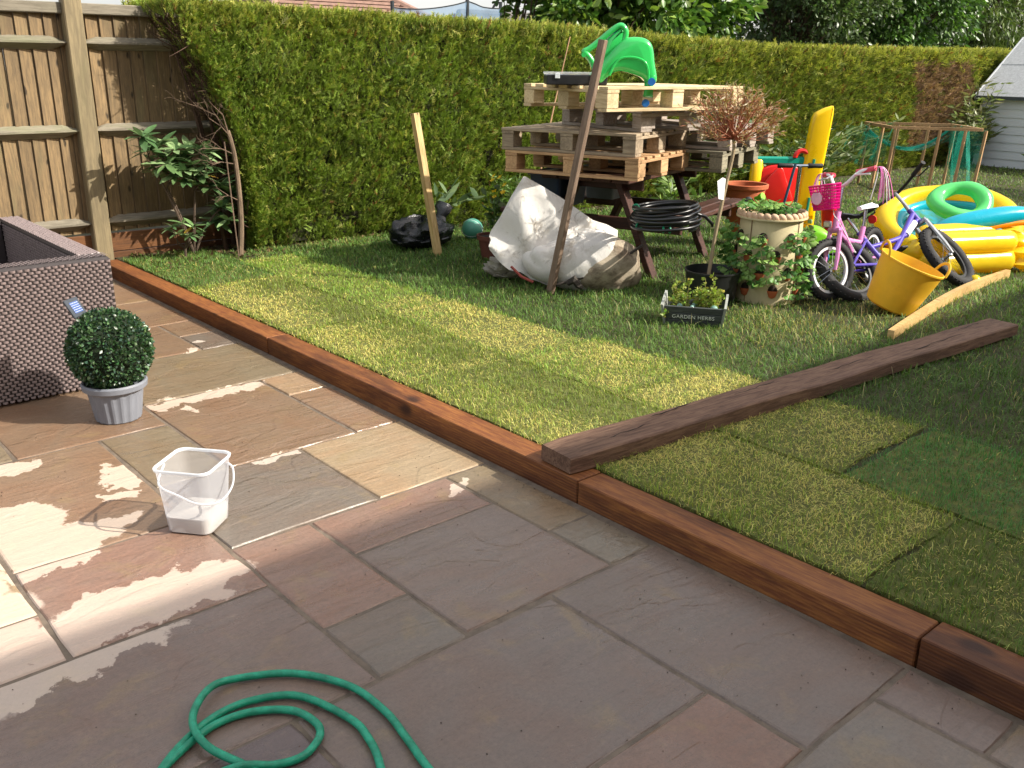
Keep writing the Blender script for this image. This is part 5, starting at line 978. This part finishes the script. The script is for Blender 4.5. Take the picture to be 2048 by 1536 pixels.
# --- large terracotta pot
tpot = thing('terracotta_pot', 'large ribbed terracotta pot standing behind the strawberry tower', 'plant pot', (-4.68, 6.72, GZ + .10))
pr = [(.115, 0), (.12, .01)]
for k in range(8): z = .24 + .018 * k; pr += [(.145 + .003 * k, z), (.149 + .003 * k, z + .006), (.146 + .003 * k, z + .012)]
pr += [(.178, .385), (.190, .39), (.193, .42), (.186, .425), (.172, .42), (.16, .30), (.01, .28)]; MB().lathe(pr, 40).build('pot', TERRA, tpot, True, 30)
MB().lathe([(.165, .36), (.001, .37)], 24).build('soil', EARTH, tpot)
# ================================================================ TOYS, BIKES, TUB
RED_ = M('red_plastic', '#d8231f', .3, .06, 5., 0, spec=.55); YLW = M('yellow_plastic', '#f0c400', .3, .05, 5., 0, spec=.55); TEAL = M('teal_plastic', '#0c8f79', .35, .06, 5., 0); LIME = M('lime_plastic', '#7fcf2a', .35, .06, 5., 0)
pf = thing('play_gym', 'yellow, red and green plastic play frame with a tall yellow post behind the pink bike', 'play frame', (-4.66, 7.62, GZ), math.atan2(.752, .659))
post = catmull([(-.095, -.02, 0), (-.10, .3, 0), (-.095, .8, 0), (-.085, 1.03, 0), (-.04, 1.09, 0), (.05, 1.135, 0), (.088, 1.12, 0), (.092, .9, 0), (.085, .4, 0), (.085, -.02, 0)], 3, True)
MB.build(rprism([(p.x, p.y) for p in post], .085, .025), 'tall_post', YLW, pf, True, 50, rot=(0, math.radians(4), 0))
MB().tube([(.02, -.046, .2), (.03, -.046, .34)], .012, 6).build('green_grip', TEAL, pf, True); MB().tube([(.03, -.046, .62), (.035, -.046, .68)], .012, 6).build('green_grip', TEAL, pf, True)
MB().box((-.46, 0, .31), (.11, .08, .74), None, .025).build('short_post', YLW, pf, True, 50)
MB().box((-.34, 0, .66), (.62, .05, .07), None, .015).build('crossbar', TEAL, pf); MB().box((-.30, -.02, .21), (.5, .05, .03), None, .01).build('crossbar', TEAL, pf)
sd = catmull([(-.40, .60, 0), (-.12, .62, 0), (-.08, .5, 0), (-.10, .3, 0), (-.2, .25, 0), (-.36, .26, 0), (-.42, .4, 0)], 4, True); MB.build(rprism([(p.x, p.y) for p in sd], .06, .015), 'red_panel', RED_, pf, True, 50)
sd = catmull([(-.26, .61, 0), (-.2, .5, 0), (-.12, .30, 0), (-.20, .24, 0), (-.42, .25, 0), (-.44, .36, 0), (-.36, .52, 0)], 4, True); MB.build(rprism([(p.x, p.y) for p in sd], .03, .01), 'red_slide', RED_, pf, True, 50, loc=(0, -.06, 0))
MB().torus(.06, .022, 14, 8, Matrix.Translation((-.07, -.02, .69)) @ Matrix.Rotation(PI / 2, 4, 'X'), arc=(0, PI)).build('red_handle', RED_, pf, True)
MB().box((.12, -.1, .02), (.5, .12, .06), None, .02).build('foot', YLW, pf, True, 50)
rbk = thing('red_toy_bucket', 'small red plastic toy bucket hanging right of the tall yellow post', 'toy', (-4.42, 7.66, GZ + .10)); MB().lathe([(.05, 0), (.075, .15), (.083, .155), (.083, .17), (.07, .165), (.045, .02), (.001, .02)], 20).build('body', RED_, rbk, True, 35); MB().torus(.075, .006, 16, 6, Matrix.Translation((0, 0, .16)) @ Matrix.Rotation(1.2, 4, 'X'), arc=(0, PI)).build('handle', RED_, rbk, True)
MB().tube([(0, 0, -.10), (0, 0, .01)], .03, 10).build('stand', RED_, rbk, True)
lt = thing('toy_tractor', 'lime green and yellow plastic toy lying behind the pink bike wheel', 'toy', (-3.95, 6.55, GZ), math.radians(40))
sd = catmull([(-.22, .02, 0), (-.20, .16, 0), (-.05, .22, 0), (.06, .28, 0), (.2, .2, 0), (.24, .06, 0), (.1, .0, 0)], 4, True); MB.build(rprism([(p.x, p.y) for p in sd], .2, .04), 'body', LIME, lt, True, 50)
MB().box((-.16, -.03, .20), (.14, .16, .08), Matrix.Rotation(.4, 4, 'Y'), .02).build('seat', YLW, lt, True, 50); MB().lathe([(.001, -.03), (.06, -.03), (.07, 0), (.06, .03), (.001, .03)], 18, Matrix.Translation((.1, -.12, .06)) @ Matrix.Rotation(PI / 2, 4, 'X')).build('wheel', BLU, lt, True)
# --- scooter
CHR = M('chrome', '#b9bec4', .18, .1, 8., 0, metal=1.); RUB = M('black_rubber', '#1a1a1b', .65, .2, 20., .2, 80.); SLV = M('silver_paint', '#9fa4a8', .3, .1, 8., 0, metal=.7)
sc_ = thing('kick_scooter', 'kick scooter with black grips standing behind the strawberry tower', 'scooter', (-4.02, 6.42, GZ), math.radians(140))
MB().box((-.28, 0, .085), (.42, .10, .02), None, .008).build('deck', SLV, sc_); MB().tube([(0, 0, .08), (-.05, 0, .40), (-.075, 0, .745)], .014, 10).build('stem', CHR, sc_, True); MB().tube([(-.075, -.155, .75), (-.075, .155, .75)], .011, 8).build('handlebar', CHR, sc_, True)
for s_ in (-1, 1): MB().lathe([(.001, -.055), (.017, -.055), (.020, -.05), (.016, 0), (.018, .05), (.016, .055), (.001, .055)], 12, Matrix.Translation((-.075, s_ * .115, .75)) @ Matrix.Rotation(PI / 2, 4, 'X')).build('grip', RUB, sc_, True)
for x in (.02, -.53): MB().torus(.042, .015, 18, 8, Matrix.Translation((x, 0, .057)) @ Matrix.Rotation(PI / 2, 4, 'X')).build('wheel', RUB, sc_, True)
MB().beam((.0, 0, .1), (-.1, 0, .085), .04, .02).build('neck', SLV, sc_)
o = MB().tube([(-3.86, 5.86, .03), (-3.80, 5.90, .45), (-3.74, 5.95, .88)], .010, 8).build('blue_pole', M('blue_pole_paint', '#24465c', .5, .15, 12., .05), None, True); tag(o, 'thin dark blue pole standing behind the strawberry tower', 'pole')
nz = thing('spray_nozzle', 'black and lime hose spray nozzle beside the terracotta pot', 'nozzle', (-4.30, 6.22, .0)); MB().tube([(0, 0, .08), (.01, .02, .33), (.0, .03, .45)], .012, 8).build('stand', RUB, nz, True)
MB().tube(catmull([(-.05, -.04, .44), (-.02, -.01, .52), (.0, .02, .55), (.02, .05, .50), (.02, .06, .42)], 4), .02, 8).build('body', RUB, nz, True); MB().lathe([(.001, -.03), (.016, -.03), (.018, 0), (.03, .03), (.03, .045), (.001, .045)], 14, Matrix.Translation((.05, .07, .56)) @ Matrix.Rotation(1.2, 4, 'Y')).build('spray_head', LIME, nz, True)
# --- bicycles
TYR = M('bike_tyre', '#1d1d1e', .75, .25, 30., .5, 90.)
def bike(label, rear, head, lean, r, wb, steer, fc, extra, tyre_r, rimc, forkc, sadc, bar_h, barw, flat_bar):
    o = thing('bicycle', label, 'bicycle', (rear[0], rear[1], GZ), 0, 'children\'s bicycles', rot=(lean, 0, math.radians(head)))
    ha = Vector((-.32, 0, .95)).normalized(); hbm = Vector((wb - .07, 0, r * 2 + .05)); htp = hbm + ha * .12
    RS = Matrix.Translation(hbm) @ Matrix.Rotation(math.radians(steer), 4, ha) @ Matrix.Translation(-hbm)
    def wheel(c, m=Matrix.Identity(4)):
        mm = m @ Matrix.Translation(c) @ Matrix.Rotation(PI / 2, 4, 'X'); w = bpy.data.objects.new('wheel', None); w.empty_display_size = .05; link(w, o)
        MB().torus(r - tyre_r, tyre_r, 40, 10, mm).build('tyre', TYR, w, True); mb = MB(); kn = 44
        for i in range(kn):
            a = 2 * PI * i / kn
            for s_ in (-1, 1): mb.box((0, 0, 0), (.008, .010, .012), None, 0, mm @ Matrix.Rotation(a + s_ * .03, 4, 'Z') @ Matrix.Translation((r - .002 - .004, 0, s_ * tyre_r * .55)))
        k = mb.build('tread', TYR, w); k['kind'] = 'stuff'
        MB().lathe([(r - 2 * tyre_r + .004, -.011), (r - 2 * tyre_r - .014, -.009), (r - 2 * tyre_r - .016, 0), (r - 2 * tyre_r - .014, .009), (r - 2 * tyre_r + .004, .011), (r - 2 * tyre_r + .004, -.011)], 36, mm).build('rim', rimc, w, True, 50)
        mb = MB(); ns_ = 20
        for i in range(ns_):
            a = 2 * PI * i / ns_; b = a + (.5 if i % 2 else -.5); sd_ = .025 if i % 4 < 2 else -.025; p, q = mm @ Vector((.018 * math.cos(b), .018 * math.sin(b), sd_)), mm @ Vector(((r - 2 * tyre_r - .01) * math.cos(a), (r - 2 * tyre_r - .01) * math.sin(a), 0)); mb.tube([p, q], .0012, 4, cap=False)
        mb.build('spokes', CHR, w); MB().lathe([(.001, -.045), (.016, -.04), (.02, -.028), (.012, -.02), (.012, .02), (.02, .028), (.016, .04), (.001, .045)], 12, mm).build('hub', CHR, w, True)
    wheel((0, 0, r)); wheel((wb, 0, r), RS)
    bb = Vector((.37 * wb, 0, r * .98)); sttop = bb + Vector((-.10, 0, r + .02)); sadp = sttop + Vector((-.03, 0, .12))
    MB().tube([hbm - ha * .005, htp], .021, 10).build('head_tube', fc, o, True)
    MB().tube(catmull([htp - ha * .04, bb.lerp(htp, .55) + Vector((0, 0, -.035)), bb], 5), .020, 10).build('down_tube', fc, o, True)
    MB().tube(catmull([hbm + ha * .03, bb.lerp(hbm, .6) + Vector((0, 0, .03)), bb.lerp(sttop, .55)], 5), .017, 10).build('top_tube', fc, o, True)
    MB().tube([bb, sttop], .018, 10).build('seat_tube', fc, o, True)
    for s_ in (-1, 1):
        MB().tube([bb + Vector((0, s_ * .02, 0)), (0, s_ * .05, r)], .010, 8).build('chainstay', fc, o, True); MB().tube([bb.lerp(sttop, .75) + Vector((0, s_ * .015, 0)), (0, s_ * .05, r)], .009, 8).build('seatstay', fc, o, True)
    MB().tube([sttop, sadp], .012, 10).build('seat_post', CHR, o, True)
    sp_ = MB(); rings = []
    for i in range(9):
        t = i / 8; x = .11 - .22 * t; w = .018 + .052 * max(0, t - .25) ** .8 if t < .9 else .055 * (1 - t) * 8; hgt = .022; rings.append([(x, -w, .0), (x, -w * .9, hgt * .7), (x, 0, hgt + .006 * t), (x, w * .9, hgt * .7), (x, w, 0), (x, 0, -.012)])
    loft(sp_, rings, True, True).build('saddle', sadc, o, True, 60, loc=sadp + Vector((0, 0, .005)))
    MB().lathe([(.001, -.006), (.05, -.006), (.055, 0), (.05, .006), (.001, .006)], 20, Matrix.Translation(bb + Vector((0, -.05, 0))) @ Matrix.Rotation(PI / 2, 4, 'X')).build('chainring', CHR, o, True)
    for s_, a in ((-1, .6), (1, .6 + PI)):
        e = bb + Vector((.10 * math.cos(a), s_ * .075, .10 * math.sin(a))); cr_ = MB().tube([bb + Vector((0, s_ * .065, 0)), e], .008, 6).build('crank', CHR, o, True); MB().box(e + Vector((0, s_ * .035, 0)), (.06, .06, .016), None, .004).build('pedal', RUB, o)
    # fork and bars turn with the steering
    tf = lambda p: RS @ Vector(p)
    for s_ in (-1, 1): MB().tube([tf(hbm + Vector((0, s_ * .045, -.01))), tf((wb - .02, s_ * .052, r * 1.35)), tf((wb, s_ * .05, r))], [.016, .015, .010], 8).build('fork_leg', forkc, o, True)
    MB().tube([tf(hbm + Vector((0, -.05, -.005))), tf(hbm + Vector((0, .05, -.005)))], .018, 8).build('fork_crown', forkc, o, True)
    st2 = htp + ha * bar_h; MB().tube([tf(htp), tf(st2)], .013, 8).build('stem', CHR if not flat_bar else SLV, o, True)
    cb2 = st2 + Vector((.03, 0, 0)); rise = .0 if flat_bar else .07
    bp_ = [cb2 + Vector((-.09, -barw, rise + .01)), cb2 + Vector((-.05, -barw * .6, rise)), cb2 + Vector((0, -.04, 0)), cb2 + Vector((0, .04, 0)), cb2 + Vector((-.05, barw * .6, rise)), cb2 + Vector((-.09, barw, rise + .01))]
    MB().tube([tf(p) for p in catmull(bp_, 4)], .011, 8).build('handlebar', extra['bar'], o, True)
    for s_ in (-1, 1):
        a = cb2 + Vector((-.092, s_ * (barw + .01), rise + .011)); b = cb2 + Vector((-.055, s_ * (barw - .11), rise + .001)); MB().tube([tf(a), tf(a.lerp(b, .1)), tf(b)], [.018, .0155, .0165], 10).build('grip', extra['grip'], o, True)
        c = b + Vector((.04, s_ * .02, -.015)); MB().tube([tf(b), tf(c), tf(a + Vector((.05, 0, -.03)))], .006, 6).build('brake_lever', extra['lever'], o, True); extra.setdefault('ends', []).append(tf(a))
    cbm = tf(cb2 + Vector((.05, .03, .0))); MB().tube(catmull([cbm, tf(htp + Vector((.09, .05, .0))), hbm + Vector((.03, .04, .05)), bb + Vector((.05, .03, .05))], 5), .0028, 5).build('brake_cable', extra['cable'], o, True)
    return o, RS, cb2, hbm
PNK = M('pink_paint', '#d98bc4', .28, .08, 8., 0, spec=.6, coat=.3); WHT = M('white_paint', '#eceef0', .3, .03, 6., 0); MAG = M('magenta_plastic', '#e01886', .32, .06, 8., 0, trans=.25); GRP = M('rose_grip', '#d24a5e', .5, .08, 20., .1)
exp_ = dict(bar=WHT, grip=GRP, lever=M('pale_lever', '#d9dbdd', .3, .05, 8., 0, metal=.3), cable=WHT)
o, RS, cb2, hbm = bike('pink children\'s bike with a magenta basket, white saddle and streamers', (-3.185, 6.17), -84, math.radians(5), .205, .66, -22, PNK, exp_, .028, WHT, PNK, WHT, .17, .21, False)
bkt = bpy.data.objects.new('basket', None); link(bkt, o); bc = cb2 + Vector((.125, 0, -.06)); W_t, W_b, D_t, D_b, Hb = .105, .085, .07, .055, .15
bq = lambda a, z: RS @ (bc + Vector(((D_b + (D_t - D_b) * z) * (abs(math.cos(a)) ** .7) * (1 if math.cos(a) > 0 else -1), (W_b + (W_t - W_b) * z) * (abs(math.sin(a)) ** .7) * (1 if math.sin(a) > 0 else -1), -.075 + Hb * z)))
mb = MB(); nn = 40
for k in range(9): mb.tube([bq(2 * PI * i / nn, k / 8) for i in range(nn)], .0042 if k not in (0, 8) else .0065, 5, closed=True)
for i in range(nn): mb.tube([bq(2 * PI * i / nn, z) for z in (0, .5, 1)], .0036, 4, cap=False)
mb.build('lattice', MAG, bkt, True); MB().add([bq(2 * PI * i / nn, 0) for i in range(nn)], [tuple(range(nn))]).build('basket_floor', MAG, bkt)
mb = MB().lathe([(.001, 0), (.042, 0), (.042, .004), (.001, .004)], 20, RS @ Matrix.Translation(bc + Vector((.064, -.01, .0))) @ Matrix.Rotation(PI / 2, 4, 'Y') @ Matrix.Scale(1.1, 4, (0, 1, 0))).build('badge', M('pale_pink_badge', '#f0b9dc', .4, .08, 30., 0), bkt)
SP_, SW_ = M('pink_streamer', '#e77fc2', .35, .1, 20., 0), WHT
for e in exp_['ends']:
    for k in range(16):
        d = Vector((random.gauss(0, .02), random.gauss(0, .02), 0)); s = 1 if e.y > 0 else -1; MB().tube(catmull([e, e + Vector((0, s * .03, .005)) + d * .4, e + Vector((0, s * .045, -.06)) + d, e + Vector((0, s * .04, -.17 - random.uniform(0, .06))) + d * 1.8], 3), .0022, 4).build('streamer', SP_ if k % 2 else SW_, o)
RS_ = RS @ Vector((hbm.x + .06, .0, hbm.z + .04)); MB().box(RS_, (.03, .05, .04), None, .006).build('front_light', SLV, o)
MB().lathe([(.001, 0), (.03, 0), (.03, .008), (.001, .012)], 14, Matrix.Translation((-.0, .0, .46)) @ Matrix.Rotation(-PI / 2, 4, 'Y')).build('reflector', RED_, o)
PUR = M('purple_paint', '#4a3aa0', .3, .1, 8., 0, spec=.6, coat=.3); BLKB = M('black_bar_paint', '#191a1c', .4, .15, 10., 0)
exq = dict(bar=BLKB, grip=RUB, lever=BLKB, cable=BLKB)
o, RS, cb2, hbm = bike('purple and white mountain bike leaning over beside the yellow tub', (-2.94, 5.67), 76, math.radians(-43), .255, .95, 14, PUR, exq, .037, BLKB, SLV, BLKB, .16, .29, True)
MB().tube([Vector((hbm.x - .06, .0, hbm.z + .0)), Vector((hbm.x - .20, .0, hbm.z - .09))], .026, 8).build('white_decal_tube', WHT, o, True)
MB().lathe([(.001, 0), (.035, 0), (.035, .01), (.001, .014)], 14, Matrix.Translation((.10, 0, .60)) @ Matrix.Rotation(-PI / 2, 4, 'Y')).build('reflector', RED_, o)
# --- yellow tub
TRG = M('yellow_tub_plastic', '#ecc033', .45, .08, 5., .06, 60., dirt=('#a87f22', 10., .3, .58), trans=.18)
ax = Vector((.30, .17, .92)).normalized(); xx = Vector((.659, .752, 0)); xx = (xx - ax * xx.dot(ax)).normalized(); yy = ax.cross(xx)
tg = thing('yellow_tub', 'yellow flexible trug tub tipped over slightly beside the bikes', 'tub', (-2.73, 5.57, GZ + .03), rot=Matrix((xx, yy, ax)).transposed().to_euler())
pr = [(.001, .0), (.13, .0), (.148, .012), (.165, .10), (.182, .2), (.196, .295), (.203, .298), (.203, .308), (.196, .310), (.192, .296), (.178, .2), (.161, .1), (.142, .016), (.001, .012)]
MB().lathe(pr, 44).build('body', TRG, tg, True, 40)
for s_ in (-1, 1):
    MB().tube(catmull([(s_ * .195, -.075, .302), (s_ * .205, -.06, .345), (s_ * .212, -.02, .372), (s_ * .212, .02, .372), (s_ * .205, .06, .345), (s_ * .195, .075, .302)], 5), .010, 8, flat=.8).build('handle', TRG, tg, True)
# --- paddling pool, rings, lilo
IY = M('inflatable_yellow', '#ffe02e', .22, .05, 6., .12, 14., dist=.01, spec=.6, trans=.42); IG = M('inflatable_green', '#6be083', .22, .06, 6., .12, 14., dist=.01, spec=.6, trans=.3); IT = M('inflatable_teal', '#14b3d0', .22, .06, 6., .12, 14., dist=.01, spec=.6, trans=.2); IO = M('inflatable_orange', '#f08a12', .25, .06, 6., .1, 14.); IGF = M('printed_floor', '#4c8a36', .35, .25, 14., .1, col2='#1f8fa8')
nrm = Vector((.36, -.38, .85)).normalized(); xx = Vector((.659, .752, 0)); xx = (xx - nrm * xx.dot(nrm)).normalized(); yy = nrm.cross(xx); RP = Matrix((xx, yy, nrm)).transposed()
pl = thing('paddling_pool', 'half-inflated yellow paddling pool with a printed green and blue inside', 'paddling pool', (-3.50, 8.02, GZ + .21), rot=RP.to_euler())
def wob_torus(R, r, sx, sy, n=56, k=14, amp=.12, arc=(0, 2 * PI), ph=0.):
    V = []; F = []
    for i in range(n):
        a = arc[0] + (arc[1] - arc[0]) * i / n; rr = r * (1 + amp * math.sin(3 * a + ph) + .5 * amp * math.sin(7 * a + 2 * ph)); 
        for j in range(k): b = 2 * PI * j / k; V.append(((R + rr * math.cos(b)) * math.cos(a) * sx, (R + rr * math.cos(b)) * math.sin(a) * sy, rr * math.sin(b) + .02 * math.sin(2 * a + ph)))
    F = [(i * k + j, ((i + 1) % n) * k + j, ((i + 1) % n) * k + (j + 1) % k, i * k + (j + 1) % k) for i in range(n) for j in range(k)]; return MB().add(V, F)
wob_torus(.50, .085, 1.05, .82).build('outer_ring', IY, pl, True, 80); wob_torus(.40, .055, 1.05, .80, ph=1.).build('inner_ring', IT, pl, True, 80).location = (0, 0, -.05)
wob_torus(.53, .05, 1.05, .82, ph=2.).build('lower_ring', IO, pl, True, 80).location = (0, 0, -.09)
V = [(0, 0, -.06)]; 
for k in range(1, 5):
    for i in range(32): a = 2 * PI * i / 32; V.append((.44 * k / 4 * math.cos(a) * 1.05, .44 * k / 4 * math.sin(a) * .8, -.06 + .02 * math.sin(a * 5 + k)))
F = [(0, 1 + i, 1 + (i + 1) % 32) for i in range(32)] + [(1 + k * 32 + i, 33 + k * 32 + i, 33 + k * 32 + (i + 1) % 32, 1 + k * 32 + (i + 1) % 32) for k in range(3) for i in range(32)]; MB().add(V, F).build('pool_floor', IGF, pl, True)
rg = thing('swim_ring', 'small green inflatable swim ring lying on the paddling pool', 'swim ring', Vector((-3.42, 7.98, GZ + .40)), rot=(RP @ Matrix.Rotation(.15, 3, 'X')).to_euler()); wob_torus(.175, .062, 1.15, .9, 40, 12, .05).build('ring', IG, rg, True, 80)
MB().tube([(.1, -.16, .05), (.11, -.17, .075)], .008, 8).build('valve', IG, rg)
tn = thing('inflatable_tube', 'turquoise inflatable tube leaning across the front of the paddling pool', 'inflatable', (-3.02, 7.35, GZ + .30))
pp = catmull([(-.20, -.20, -.04), (-.10, -.10, .02), (.05, .08, .07), (.17, .25, .10), (.25, .36, .11)], 6); MB().tube(pp, [.02 + .062 * math.sin(PI * min(1, .12 + .83 * i / 24)) ** .6 for i in range(25)], 14).build('tube', IT, tn, True, 80)
pp2 = [p + Vector((.035, -.035, -.055)) for p in pp[8:]]; MB().tube(pp2, .022, 10).build('trim', IO, tn, True, 80)
ll = thing('air_mattress', 'folded bright yellow air mattress in front of the paddling pool', 'air mattress', (-2.93, 7.12, GZ), math.atan2(.83, .40))
for k, (yo, zo, rr, L0) in enumerate(((0, .095, .098, .82), (-.015, .235, .085, .80), (.17, .14, .10, .85), (.16, .28, .07, .7))):
    rings = []
    for i in range(25):
        t = i / 24; x = (t - .5) * L0; e = min(1, 9 * t * (1 - t) + .25); rr2 = rr * min(1., e) * (1 + .02 * math.sin(t * 9 + k) + .03 * math.sin(t * 90 + k) * max(0, abs(t - .5) * 4 - 1.2)); rings.append([(x, yo + rr2 * math.cos(2 * PI * j / 14) * 1.1, zo + rr2 * math.sin(2 * PI * j / 14)) for j in range(14)])
    loft(MB(), rings, True, True).build('air_chamber', IY, ll, True, 70)
for k in range(4):
    o = MB().sphere((.47 + .03 * (k % 2), -.05 + .08 * k, .10 + .06 * (k % 3)), (.10, .07, .10), 14, 10); V = [(x * (1 + .1 * math.sin(z * 70 + k)), y * (1 + .12 * math.sin(x * 60)), z) for x, y, z in o.v]; o.v = V; o.build('pillow', IY, ll, True, 70)
yb = thing('small_ball', 'small yellow ball in the grass by the bike wheel and the bent board', 'ball', (-2.69, 6.72, GZ + .042)); MB().sphere((0, 0, 0), .042, 18, 12).build('skin', IY, yb, True); MB().torus(.0418, .0007, 28, 5, Matrix.Rotation(.6, 4, 'X')).build('seam', IO, yb)
# --- fruit cage frame with green net
fc_ = thing('netted_frame', 'pale timber cage frame with green netting in front of the shed', 'frame', (-5.3, 11.6, GZ))
CW = wood('cage_wood', '#a07c55', '#c4a078', 2, .7, .08, 8., bump=.2); CWX = wood('cage_rail_wood', '#a07c55', '#c4a078', 0, .7, .08, 8., bump=.2)
A, B_, C2, D2 = Vector((.43, .03, 0)), Vector((-.42, -.49, 0)), Vector((-1.10, .12, 0)), Vector((-.22, .66, 0)); ZH = .775
for p, q in ((A, B_), (B_, C2), (C2, D2), (D2, A)): MB().beam(p + Vector((0, 0, ZH)), q + Vector((0, 0, ZH)), .03, .035).build('rail', CWX, fc_)
for p in (A, B_, C2, D2, A.lerp(B_, .22), A.lerp(B_, .5), B_.lerp(C2, .45), C2.lerp(D2, .35), C2.lerp(D2, .7)): MB().beam(p, p + Vector((.04, .02, ZH - .01)), .026, .03).build('upright', CW, fc_)
MB().beam(B_ + Vector((0, 0, .015)), A + Vector((0, 0, .015)), .03, .03).build('bottom_rail', CWX, fc_)
m, nt, bs = mk('green_net'); bs.inputs['Base Color'].default_value = (*lin('#1fa38c'), 1); tr = nd(nt, 'ShaderNodeBsdfTransparent'); v = coords(nt, 'Object'); mx = nd(nt, 'ShaderNodeMixShader', {0: ramp(nt, noise(nt, v, 5., 4), .3, .7, .55, .9), 1: bs.outputs[0], 2: tr.outputs[0]}); nt.links.new(mx.outputs[0], nt.nodes['Material Output'].inputs[0]); GN = m
def drape(p, q, top, bot, sag, seed, thick=1):
    V = []; F = []; n, k = 18, 8
    for i in range(n + 1):
        t = i / n; s = sag * 4 * t * (1 - t)
        for j in range(k + 1): u = j / k; V.append(tuple(p.lerp(q, t) + Vector((.05 * math.sin(t * 13 + seed + u * 3), .05 * math.cos(t * 9 + u * 4), top - s * (1 - u * .3) - (top - bot) * u))))
    F = [(i * (k + 1) + j, i * (k + 1) + j + 1, (i + 1) * (k + 1) + j + 1, (i + 1) * (k + 1) + j) for i in range(n) for j in range(k)]; MB().add(V, F).build('net', GN, fc_, True)
drape(A, D2, .78, .1, .02, 1); drape(C2, B_, .77, .4, .1, 2); drape(C2, D2.lerp(A, .2), .76, .62, .24, 3); drape(D2, A.lerp(D2, .5), .8, .2, .02, 5); drape(C2 + Vector((-.2, -.1, 0)), C2.lerp(B_, .5), .74, .3, .05, 7)
MB().tube([tuple(C2.lerp(D2, t) + Vector((0, 0, .74 - .3 * 4 * t * (1 - t) * .9))) for t in np.linspace(0, 1, 16)], .018, 6).build('net_roll', M('green_net_roll', '#1f9f88', .6, .2, 30., .2, trans=.3), fc_, True)
